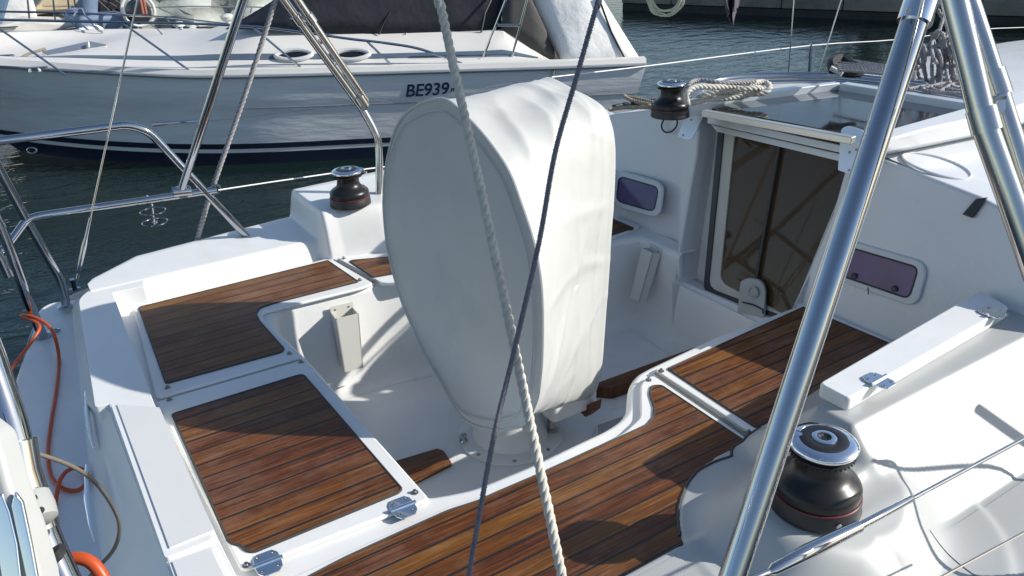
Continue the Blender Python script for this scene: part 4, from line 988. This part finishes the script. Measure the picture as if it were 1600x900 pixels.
# ------------------------------------------------------------------ winches
def winch(p,s=1.0,arm=math.pi*.9,par=boat,name='winch'):
    p=Vector(p)
    def L_(pr): return [(r*s,h*s) for r,h in pr]
    mb=MB(); mb.lathe(p,L_([(.096,0),(.097,.006),(.095,.012),(.0945,.03),(.092,.034),(.092,.038)]),56); w_=obj(name,mb,blackp,par,ang=40)
    mb=MB(); mb.lathe(p,L_([(.0925,.0355),(.0935,.0365),(.0935,.0395),(.0925,.0405)]),56); obj('red_band',mb,redm,w_)
    mb=MB(); mb.lathe(p,L_([(.090,.0405),(.0915,.044),(.091,.058),(.088,.066),(.080,.074),(.068,.081),(.058,.090),(.053,.100),(.051,.112),(.052,.124),(.055,.132)]),64); obj('drum',mb,mat('black anodised drum',(.03,.029,.03),.33,.55,var=.1) if 'black anodised drum' not in bpy.data.materials else bpy.data.materials['black anodised drum'],w_,ang=50)
    mb=MB(); mb.lathe(p,L_([(.055,.130),(.062,.134),(.066,.138),(.066,.141),(.058,.144),(.066,.149),(.067,.153),(.06,.155)]),56)
    for k in range(40):
        t=2*math.pi*k/40; c=p+Vector((math.cos(t)*.064*s,math.sin(t)*.064*s,.1365*s)); mb.box(c,(.004*s,.0014*s,.002*s),Matrix.Rotation(t,3,'Z'))
    obj('line_jaw',mb,blackp,w_,ang=30)
    mb=MB(); mb.lathe(p,L_([(.060,.153),(.070,.154),(.0715,.158),(.069,.163),(.060,.1675),(.050,.169),(.048,.167)]),64)
    obj('top_ring',mb,chrome,w_,ang=50)
    mb=MB(); mb.lathe(p,L_([(.050,.160),(.050,.1685),(.046,.1705),(.026,.172),(.024,.171)]),48); obj('top_cap',mb,blackp,w_,ang=40)
    mb=MB(); mb.lathe(p,L_([(.025,.165),(.025,.1735),(.021,.1755),(.0145,.1745),(.0125,.160),(.0,.160)]),40); obj('handle_socket',mb,chrome,w_,ang=40)
    mb=MB(); mb.lathe(p,L_([(.0123,.166),(.0123,.1742),(.006,.1705),(.0,.1705)]),8); obj('socket_star',mb,rubber,w_,ang=20)
    mb=MB(); d=Vector((math.cos(arm),math.sin(arm),0)); e=Vector((-d.y,d.x,0)); z=Vector((0,0,1))
    pts=[p+d*.045*s+z*.163*s,p+d*.066*s+z*.166*s,p+d*.080*s+z*.160*s,p+d*.086*s+e*.008*s+z*.146*s,p+d*.080*s+e*.020*s+z*.140*s]
    mb.tube(smooth_path(pts,5),[.010*s]*5+[.0085*s]*5+[.007*s]*5+[.006*s]*6,10); obj('feeder_arm',mb,chrome,w_)
    return w_
winch(SW+Vector((0,0,-.002)),.99,arm=R(125))
# small maker's emblem on the near winch base
n2=Vector((math.cos(R(-113)),math.sin(R(-113)),0)); 
mb=MB(); mb.lathe(SW+n2*.0985+Vector((0,0,.018)),[(.006,0),(.0055,.001)],12,axis=n2); obj('badge',mb,grey,boat)
FWp=A(548,318,.205); winch(FWp,.88,arm=R(-30))
# ------------------------------------------------------------------ rails, legs, wires of our boat
def dep(p): return -(RM.transposed()@(Vector(p)-EYE)).z
def ext(a,b,t): return a+(b-a)*t
def upto(a,b,z): return a+(b-a)*((z-a.z)/(b.z-a.z))
def P3(px,py): return AY(px,py,3.3)
mb=MB(); mb.tube(bent([P3(-90,232),P3(0,220),P3(200,195),P3(232,205),P3(388,372),P3(397,390)],.05),.0155,14); pp_=obj('pushpit_rail',mb,steel,boat)
mb=MB(); mb.tube(bent([P3(-60,150),P3(0,268),P3(42,345),P3(97,440),P3(104,482)],.05),.0165,14); obj('pushpit_rail',mb,steel,boat)
mb=MB(); mb.tube(bent([AY(-30,420,3.2),AY(12,385,3.25),P3(42,343),P3(62,337),P3(338,297)],.05),.0145,14); obj('pushpit_rail',mb,steel,boat)
mb=MB(); mb.tube(bent([AY(-40,270,3.0),AY(8,370,3.0),AY(38,455,3.0),A(68,528,PLZ)],.06),.0165,14); obj('pushpit_rail',mb,steel,boat)
mb=MB(); mb.tube([AY(-20,375,2.95),AY(2,405,2.95),AY(14,432,2.95)],.015,12); obj('pushpit_rail',mb,steel,boat)
for p in (P3(104,480),P3(397,389),A(68,526,PLZ)):
    mb=MB(); mb.lathe(p,[(.03,0),(.03,.005),(.018,.012)],24); obj('rail_foot',mb,steel,boat)
# cup holder of two rings
c0=P3(232,308); mb=MB(); st=P3(241,350)
mb.tube([P3(229,306),P3(236,308),P3(238,325),P3(241,350)],.004,8); ch=obj('cup_holder',mb,steel,boat)
for (x,y) in ((239,330),(242,347)):
    c=P3(x,y); mb=MB(); mb.tube([c+Vector((.047*math.cos(t),.047*math.sin(t),0)) for t in [i*.2618 for i in range(24)]],.0028,6,closed=True); obj('holder_ring',mb,steel,ch)
mb=MB(); mb.lathe(P3(242,347),[(.012,-.002),(.012,.002)],12); obj('holder_hub',mb,steel,ch)
# port bimini legs
f0=P3(284,296); t0=AD(380,0,dep(f0)*.83)
top1=upto(f0,t0,2.15); mb=MB(); mb.tube([f0,t0,top1],.0155,16); lg=obj('bimini_leg',mb,steel,boat)
mb=MB(); mb.box(P3(284,300),(.016,.016,.022)); mb.tube([P3(270,301),P3(298,298)],.021,12); obj('leg_clamp',mb,steel,lg)
f0=AY(593,318,3.12); a1=AY(592,235,3.16); a2=AY(586,207,3.17); a3=AY(563,165,3.2); t0=AD(443,0,dep(a3)*.9)
mb=MB(); mb.tube(smooth_path([f0,a1,a2,a3],5)+[t0,upto(a3,t0,2.15)],.0165,16); top2=upto(a3,t0,2.15); lg=obj('bimini_leg',mb,steel2,boat)
b0=a3+Vector((.02,-.02,.02)); b1=AD(465,0,dep(a3)*.9); mb=MB(); mb.tube([b0,b1,upto(b0,b1,2.1)],.0145,16); lg2=obj('bimini_leg',mb,steel2,boat)
mb=MB(); mb.tube([AY(560,150,3.18),AY(570,166,3.18)],.023,14); mb.box(AY(568,166,3.17),(.012,.01,.016)); obj('leg_clamp',mb,steel2,lg)
q0=ext(t0,a3,.17); q1=ext(b1,b0,.17); mb=MB(); mb.tube([q0,q1],.012,10); mb.lathe(q0,[(.022,-.018),(.022,.018)],14,axis=(t0-a3)); mb.lathe(q1,[(.02,-.018),(.02,.018)],14,axis=(t0-a3)); obj('leg_clamp',mb,steel2,lg2)
# port backstay with turnbuckle
f0=AY(117,452,3.25); t0=AY(215,0,3.12)
mb=MB(); mb.tube([ext(f0,t0,.27),t0,ext(f0,t0,3.2)],.0035,8); bs=obj('backstay',mb,steel2,boat)
mb=MB(); mb.tube([ext(f0,t0,x) for x in(.06,.07,.10,.17,.20,.27)],[.004,.008,.0095,.0095,.006,.005],12); obj('turnbuckle',mb,steel,bs)
mb=MB(); mb.box(f0+Vector((0,0,.02)),(.008,.012,.022)); mb.tube([f0+Vector((-.02,0,.004)),f0+Vector((.02,0,.004))],.006,8); mb.tube([ext(f0,t0,.0),ext(f0,t0,.08)],.0045,8); obj('toggle',mb,steel,bs)
# lifelines, port side
y2=lambda px,py,y: AY(px,py,y)
ls=P3(238,195)
mb=MB(); wr=smooth_path([ls,P3(340,188),AY(550,163,3.4),AY(700,147,3.5),AY(820,126,3.55),AY(1012,103,3.62),AY(1267,71,3.7),AY(1400,62,3.7),AY(1530,46,3.7),AY(1640,42,3.7)],4)
mb.tube(wr[:18],.0011,6); ll=obj('lifeline',mb,steel2,boat)
mb=MB(); mb.tube(wr[17:],.0035,8); obj('lifeline_cover',mb,mat('white coated wire',(.7,.7,.7),.4),ll)
mb=MB(); mb.tube([ls,P3(262,193),P3(300,190),P3(318,189)],[.008,.005,.005,.004],8); obj('lifeline_end',mb,steel,ll)
mb=MB(); mb.tube([P3(341,297),AY(420,285,3.35),AY(530,269,3.4),AY(640,256,3.45),AY(900,225,3.55)],.003,8); ll2=obj('lifeline',mb,bpy.data.materials['white coated wire'],boat)
mb=MB(); c=P3(338,297); mb.tube([c+Vector((.02*math.cos(t),.012,.02*math.sin(t))) for t in [i*.5236 for i in range(12)]],.004,6,closed=True); obj('lifeline_shackle',mb,steel,ll2)
for a,b,y in(((1267,68),(1263,160),3.7),((1537,44),(1540,120),3.7)):
    mb=MB(); mb.tube([AY(*a,y),AY(*b,y)],[.009,.012],10); obj('lifeline_stanchion',mb,steel,boat)
# port shrouds in the distance
for a,b,y in(((1241,-5),(1229,150),3.55),((1316,-5),(1268,150),3.5)):
    mb=MB(); p=AY(*a,y); q_=AY(*b,y); mb.tube([q_,p,ext(q_,p,4)],.004,8); obj('shroud',mb,steel2,boat)
# toe rail with mooring rope
mb=MB(); mb.tube([A(198,426,-.03),A(332,386,-.03)],.011,8); obj('toe_rail',mb,alu,boat)
# ------------------------------------------------------------------ twisted rope helper
def rope(path,r,m,name,label=None,cat=None,parent=None,lay=None,strands=3,k=6,res=None):
    P=smooth_path(path,k); L=[0]
    for i in range(1,len(P)): L.append(L[-1]+(P[i]-P[i-1]).length)
    tot=L[-1]; step=res or r*.9; n_=max(8,int(tot/step)); Q=[]; j=0
    for i in range(n_+1):
        t=tot*i/n_
        while j<len(L)-2 and L[j+1]<t: j+=1
        Q.append(P[j].lerp(P[j+1],(t-L[j])/max(1e-9,L[j+1]-L[j])))
    mb=MB(); up=Vector((.3,.2,1)).normalized(); fr=[]
    for i in range(len(Q)):
        tg=(Q[min(i+1,len(Q)-1)]-Q[max(i-1,0)]).normalized(); a=(up-tg*up.dot(tg)).normalized(); b=tg.cross(a); up=a; fr.append((a,b))
    lay=lay or r*7
    for s in range(strands):
        pth=[]
        for i,q in enumerate(Q):
            th=2*math.pi*(tot*i/n_/lay+s/strands); a,b=fr[i]; pth.append(q+(a*math.cos(th)+b*math.sin(th))*r*.5)
        mb.tube(pth,r*.56,7)
    o=obj(name,mb,m,parent,ang=80)
    if label: tag(o,label,cat)
    return o
# ------------------------------------------------------------------ starboard legs near the camera
t0=AD(1440,0,1.0); f0=AD(1145,900,1.0); 
g0=ext(t0,f0,1.0); dd=(f0-t0); k_=(f0.z-.05)/(-dd.z) if dd.z<0 else .5
top3=upto(f0,t0,2.15); mb=MB(); mb.tube([top3,t0,ext(t0,f0,.5),f0,upto(t0,f0,.0)],.0165,32); la=obj('bimini_leg',mb,steel,boat)
mb=MB(); mb.tube([ext(t0,f0,-.05),ext(t0,f0,.040)],.0205,28); lc=obj('leg_clamp',mb,chrome,la)
mb=MB(); c=AD(1420,16,.975); mb.lathe(c,[(.003,-.002),(.003,.003)],10,axis=EYE-c); obj('clamp_screw',mb,screwm,lc)
d2=.92; mb=MB(); mb.tube([upto(AD(1492,0,d2),AD(1478,-60,d2),2.1),AD(1492,0,d2),AD(1536,190,d2),AD(1577,305,d2),AD(1618,425,d2),AD(1700,640,d2),upto(AD(1618,425,d2),AD(1700,640,d2),.0)],.0142,28); lb=obj('bimini_leg',mb,steel2,boat)
mb=MB(); mb.tube([AD(1533,170,d2-.002),AD(1543,206,d2-.002)],.0165,28); obj('leg_clamp',mb,steel2,lb)
d3=1.0; mb=MB(); mb.tube([upto(AD(1518,20,d3),AD(1490,-60,d3),2.1),AD(1518,20,d3),AD(1548,112,d3),AD(1590,245,d3),AD(1640,410,d3),upto(AD(1590,245,d3),AD(1640,410,d3),.0)],.0138,28); lb3=obj('bimini_leg',mb,steel2,boat)
mb=MB(); mb.tube([AD(1547,112,d3),AD(1560,150,d3)],.0168,28); obj('leg_clamp',mb,steel2,lb3)
mb=MB(); c=AD(1566,158,.94); mb.tube([AD(1552,156,.93),AD(1562,151,.93),AD(1570,150,.93)],.004,10); mb.plate([AD(1560,152,.94),AD(1571,152,.94),AD(1572,168,.94),AD(1562,182,.94),AD(1556,180,.94)],Vector((.003,.002,0))); obj('eye_plate',mb,steel2,lb3)
mb=MB(); mb.tube(bent([top3,Vector((lerp(top3.x,top1.x,.12),1.0,2.3)),Vector((lerp(top3.x,top1.x,.8),2.4,2.3)),top1],.2),.0155,16); obj('bimini_bow',mb,steel,boat)
# near lifelines with swaged turnbuckle
Yn=.50
mb=MB(); mb.tube([AY(1345,822,Yn),AY(1600,685,Yn),AY(1800,578,Yn)],.0031,12); l1=obj('lifeline',mb,steel,boat)
mb=MB(); mb.tube([AY(x,y,Yn) for x,y in((1175,908),(1203,893),(1208,890),(1262,862),(1335,826),(1341,823),(1345,821))],[.0045,.0045,.0075,.0105,.0088,.0088,.0045],20); obj('lifeline_turnbuckle',mb,steel,l1)
mb=MB(); mb.tube([AY(1342,823,Yn),AY(1370,808,Yn),AY(1424,779,Yn),AY(1426,778,Yn)],[.0055,.0055,.0050,.0035],16); obj('swage',mb,steel,l1)
mb=MB(); mb.tube([AY(1205,892,Yn),AY(1150,915,Yn)],.0042,12); obj('lifeline_end',mb,steel,l1)
mb=MB(); mb.tube([AY(1440,918,.47),AY(1600,832,.47),AY(1700,778,.47)],.0022,10); obj('lifeline',mb,steel,boat)
mb=MB(); mb.tube([Vector((2.32,.47,.0)),Vector((2.32,.5,.46))],[.013,.0125],14); obj('lifeline_stanchion',mb,steel,boat)
# coil of line hung on the near lifeline just forward of the picture
xs0=1.93; zl=AY(1900,524,Yn).z
rope([Vector((xs0,.5,.47)),Vector((xs0-.02,.52,.40)),Vector((xs0-.22,.5,.26)),Vector((xs0-.3,.45,.12)),Vector((xs0-.12,.42,.07)),Vector((xs0+.1,.47,.10)),Vector((xs0+.22,.5,.25)),Vector((xs0+.04,.49,.42)),Vector((xs0,.5,.48))],.0055,ropeg,'hanging_line','grey line hung in a loop from the near lifeline beside the winch','rope')
# ------------------------------------------------------------------ ropes crossing the view
rope([AD(560,-800,1.2),AD(675,-60,1.2),AD(687,0,1.2),AD(708,100,1.19),AD(730,200,1.18),AD(765,360,1.16),AD(801,530,1.14),AD(841,720,1.12),AD(878,900,1.1),AD(890,960,1.1),AD(930,1180,1.08)],.0072,ropew,'twisted_rope','thick twisted white rope slanting down in front of the wheel cover','rope',lay=.042)
mb=MB()
rope([AD(1180,-850,1.12),AD(955,-60,1.12),AD(935,0,1.12),AD(901,120,1.12),AD(867,300-60,1.12),AD(842,380,1.12),AD(803,550,1.11),AD(770,690,1.1),AD(735,885,1.1),AD(722,960,1.1),AD(690,1150,1.1)],.0042,roped,'braided_cord','thin dark grey braided cord crossing in front of the wheel cover','rope',lay=.011,strands=4)
f0=AY(301,399,3.42); rope([f0,AY(308,375,3.4),AD(330,300,dep(f0)*.96),AD(382,150,dep(f0)*.92),AD(432,-5,dep(f0)*.88),AD(465,-110,dep(f0)*.85),AD(640,-700,dep(f0)*.8)],.0105,ropeg,'mooring_rope','grey twisted rope running up from the port toe rail left of the cover','rope',lay=.06)
mb=MB(); mb.lathe(AY(302,396,3.42),[(.016,-.02),(.02,0),(.015,.03)],12); 
# cabin-top winch and lines
CW=A(1047,181,.55); winch(CW,.78,arm=R(-60))
def chain(path,r,m,name,label,cat): return rope(path,r,m,name,label,cat,lay=r*5)
cz=.575
chain([A(1074,162,cz+.05),A(1072,148,cz+.09),A(1086,136,cz+.11),A(1120,136,cz+.10),A(1160,133,cz+.09),A(1192,128,cz+.08),A(1203,136,cz+.07),A(1190,146,cz+.05),A(1150,146,cz+.05),A(1115,146,cz+.05),A(1095,152,cz+.05),A(1125,143,cz+.07),A(1165,139,cz+.08),A(1188,138,cz+.075),A(1160,151,cz+.04),A(1110,155,cz+.04),A(1085,160,cz+.03),A(1068,160,cz+.02)],.0115,ropew,'rope_hank','cream twisted rope hank lying beside the cabin top winch','rope')
chain([A(1068,150,cz+.06),A(1074,134,cz+.11),A(1092,125,cz+.12),A(1130,130,cz+.11),A(1180,127,cz+.10)],.009,ropeg,'halyard_tail','grey rope tail running over the cream hank by the cabin top winch','rope')
mb=MB()
chain([A(1040,168,cz),A(1020,160,cz),A(985,152,cz),A(975,150,cz),A(990,158,cz),A(1015,163,cz)],.008,ropetan,'line_tail','tan line tail folded aft of the cabin top winch','rope')
chain([A(952,172,cz),A(975,168,cz),A(1010,168,cz),A(1030,170,cz)],.008,ropetan,'line_tail','tan line lying along the port cabin edge beside the cover','rope')
mb=MB(); 
for i in range(5):
    p=A(965+i*14,166-i*2,cz-.01); mb.box(p,(.02,.012,.008),Matrix.Rotation(i*1.3,3,'Z'))
obj('rope_clutch',mb,blackp,boat,bevel=.003)
c=B(1046,194,.02); mb=MB(); mb.tube([B(1046+12*math.cos(t)+3*math.sin(t),194-13*math.sin(t),.015) for t in [i*.349 for i in range(18)]],.0035,8,closed=True); tag(obj('shock_cord_loop',mb,rubber),'small black shock cord loop hanging below the cabin top winch','cord')
# folded sprayhood hoops
for k,(dy,dz,r_) in enumerate(((0,0,.011),(5,0,.008),(11,-.01,.009))):
    mb=MB(); mb.tube(smooth_path([A(x,y+dy,.57+dz) for x,y in((1078,150),(1084,138),(1100,130),(1140,122),(1200,117),(1300,117),(1400,126),(1500,142),(1600,162),(1700,184))],5),r_,12); obj('sprayhood_hoop',mb,steel if k%2==0 else steel2,boat)
# mast foot with hanks of halyard
rnd=random.Random(11)
MZ=.62
mb=MB(); base=A(1478,136,MZ); 
hal=thing('halyard_bundle',base,'tangled bundle of grey halyards hanging at the mast between the steel legs','rope bundle')
for i in range(9):
    x=1428+rnd.uniform(0,95); pts=[AD(1455+rnd.uniform(-25,45),-30,3.6)]
    xx=rnd.uniform(1425,1505)
    for yy in (40,70,95,118,132):
        xx+=rnd.uniform(-14,14); pts.append(AD(xx,yy+rnd.uniform(-8,8),3.55+rnd.uniform(-.12,.12)))
    xx+=rnd.uniform(-20,25); pts.append(AD(xx,100+rnd.uniform(-15,20),3.5)); pts.append(AD(xx+rnd.uniform(-15,15),60+rnd.uniform(-10,20),3.5))
    rope(pts,.0085,ropeg,'halyard',parent=hal,lay=.05,k=5,res=.012)
for i in range(7):
    cx_=rnd.uniform(1435,1500); cy_=rnd.uniform(62,112); w_=rnd.uniform(5,13); h_=rnd.uniform(16,34)
    pts=[AD(cx_+w_*math.cos(t),cy_+h_*math.sin(t),3.45+.05*math.sin(t*2)+rnd.uniform(-.03,.03)) for t in [j*.7 for j in range(10)]]
    rope(pts,.0085,ropeg,'halyard_loop',parent=hal,lay=.05,k=5,res=.012)
for i in range(5):
    pts=[A(1400+rnd.uniform(0,60),132+rnd.uniform(0,8),MZ)]+[A(1440+j*30+rnd.uniform(-10,10),128+rnd.uniform(0,18),MZ) for j in range(4)]
    rope(pts,.0075,ropeg,'halyard_tail',parent=hal,lay=.045,k=5,res=.012)
co=thing('line_coil',A(1340,118,.66),'flat grey hank of line on the cabin top left of the steel leg','rope bundle')
for i in range(7):
    z=.70+i*.008; rope([A(1310+rnd.uniform(-8,5),92+i*3,z),A(1340,96+i*2.6,z),A(1390,104+i*2.2,z),A(1430,112+i*2,z)],.006,ropeg,'coil_strand',parent=co,lay=.04,k=5,res=.01)
mb=MB(); mb.tube(smooth_path([A(1302,110,.70),A(1300,98,.72),A(1315,91,.72),A(1330,100,.71),A(1345,112,.69),A(1325,114,.69),A(1305,108,.70)],5),.018,8); obj('coil_wrap',mb,rubber,co)
mb=MB(); mb.tube([A(1298,106,.72),A(1316,116,.70)],.010,8); obj('coil_toggle',mb,pvc,co)
# things hanging over the water at the top of the picture
hc=AD(1040,-6,4.2); rnd=random.Random(3)
hcoil=thing('hanging_rope_coil',hc-Vector((0,0,.12)),'coil of pale yellow line hanging over the water at the top edge','rope coil')
for i in range(6):
    R_=.075+.012*i*.5; pts=[hc+Vector((R_*math.cos(t)*.77+rnd.uniform(-.006,.006),-R_*math.cos(t)*.55,R_*math.sin(t)*.95-.0+rnd.uniform(-.006,.006))) for t in [j*.45 for j in range(15)]]
    rope(pts,.005,mat('pale yellow line',(.5,.5,.36),.8) if i==0 else bpy.data.materials['pale yellow line'],'coil_turn',parent=hcoil,lay=.03,k=3,res=.012)
fl=AD(1140,0,4.2); mb=MB(); rows=[]
for i in range(9):
    t=i/8; w_=[1,1,.95,.9,.8,.65,.5,.3,.08][i]
    rows.append([AD(1140+ (j/8-.5)*30*w_+4*t,-30+68*t- (6 if j in(0,8) else 0)*t+4*math.sin(j*2+i),4.2+.05*math.sin(j*1.6+i*.4)) for j in range(9)])
mb.grid(rows); o=obj('hanging_cloth',mb,mat('dark mauve cloth',(.08,.07,.09),.8,var=.3)); o.modifiers.new('sol','SOLIDIFY').thickness=.004; tag(o,'dark mauve rag hanging down over the water at the top edge','cloth')
# ------------------------------------------------------------------ cables on the swim platform
pz_=PLZ+.008
def cable(name,path,r,m,label,cat): 
    mb=MB(); mb.tube(smooth_path(path,8),r,12); return tag(obj(name,mb,m),label,cat)
cable('orange_cable',[A(-10,640,PLZ-.05),A(18,578,.0),A(45,540,.02),A(62,512,.05),A(50,500,.06),A(33,494,.06),A(45,493,.07),A(68,503,.06),A(84,522,.04),A(92,560,pz_),A(88,610,pz_),A(80,660,pz_),A(75,705,pz_),A(79,742,pz_),A(96,762,pz_),A(122,766,pz_+.002),A(137,750,pz_+.006),A(130,734,pz_+.008),A(110,733,pz_+.01),A(94,750,pz_+.016),A(86,790,pz_),A(82,850,pz_),A(80,960,pz_)],.0058,orange,'orange rubber cable looped over the swim platform beside the rail foot','cable')
cable('orange_cable',[AD(60,940,.95),AD(72,900,.95),AD(92,880,.95),AD(122,872,.95),AD(147,883,.95),AD(166,915,.95),AD(170,960,.95)],.0075,orange,'short thick orange cable arch at the bottom edge near the grey clamp','cable')
cable('thin_cable',[AD(-30,688,1.1),AD(0,694,1.1),AD(65,711,1.15),AD(115,730,1.2),AD(150,755,1.25),AD(178,795,1.25),AD(187,825,1.25),AD(178,858,1.25),AD(150,890,1.25),AD(120,925,1.25)],.0032,mat('brown grey cable',(.16,.14,.11),.5),'thin brown grey cable curving from the left edge over the platform','cable')
# near pole, fairlead block and clamp at the lower left corner
d=.75
mb=MB(); mb.tube(smooth_path([AD(-60,470,d),AD(-22,560,d),AD(12,660,d),AD(35,750,d),AD(65,840,d),AD(120,960,d)],6),.0165,28); np_=obj('near_pole',mb,steel,boat)
mb=MB(); mb.tube([AD(22,690,d*.98),AD(30,740,d*.98),AD(60,830,d*.98)],.0185,24); obj('pole_sleeve',mb,steel2,np_)
mb=MB(); mb.prism([(0,0),(1,0),(1,1),(0,1)],0,1); mb=MB()
mb.plate([AD(x,y,.62) for x,y in((-60,640),(-8,680),(14,760),(40,830),(62,905),(70,960),(-60,960))],RM@Vector((.0,.0,-.03))); nb_=obj('fairlead_block',mb,geldim,boat,bevel=.006,seg=4)
for pts in(((-14,800),(2,770),(14,800),(26,850),(34,920),(4,925)),((16,790),(22,768),(34,785),(48,850),(60,915),(44,925))):
    mb=MB(); mb.plate([AD(x,y,.618) for x,y in pts],RM@Vector((0,0,-.004))); obj('chrome_inlay',mb,chrome,nb_,bevel=.0015)
mb=MB(); c=AD(53,795,.72)
mb.lathe(c,[(.010,-.016),(.0165,-.012),(.0175,0),(.0165,.012),(.010,.016)],20,axis=RM@Vector((.5,-.8,.3))); cl_=obj('rail_clamp',mb,grey,boat)
for x,y in((53,778),(64,797),(48,812)):
    mb=MB(); mb.lathe(AD(x,y,.702),[(.003,-.002),(.003,.001)],10,axis=EYE-c); obj('clamp_hole',mb,rubber,cl_)
mb=MB(); mb.tube([AD(62+12*math.cos(t),832+22*math.sin(t),.74) for t in [i*.5236 for i in range(12)]],.0022,8,closed=True); obj('split_ring',mb,steel,cl_)
mb=MB(); mb.tube(smooth_path([AD(58,868,.73),AD(72,880,.72),AD(90,868,.72),AD(94,858,.73),AD(88,862,.735),AD(70,874,.735)],5),.005,8); obj('strap',mb,rubber,cl_)
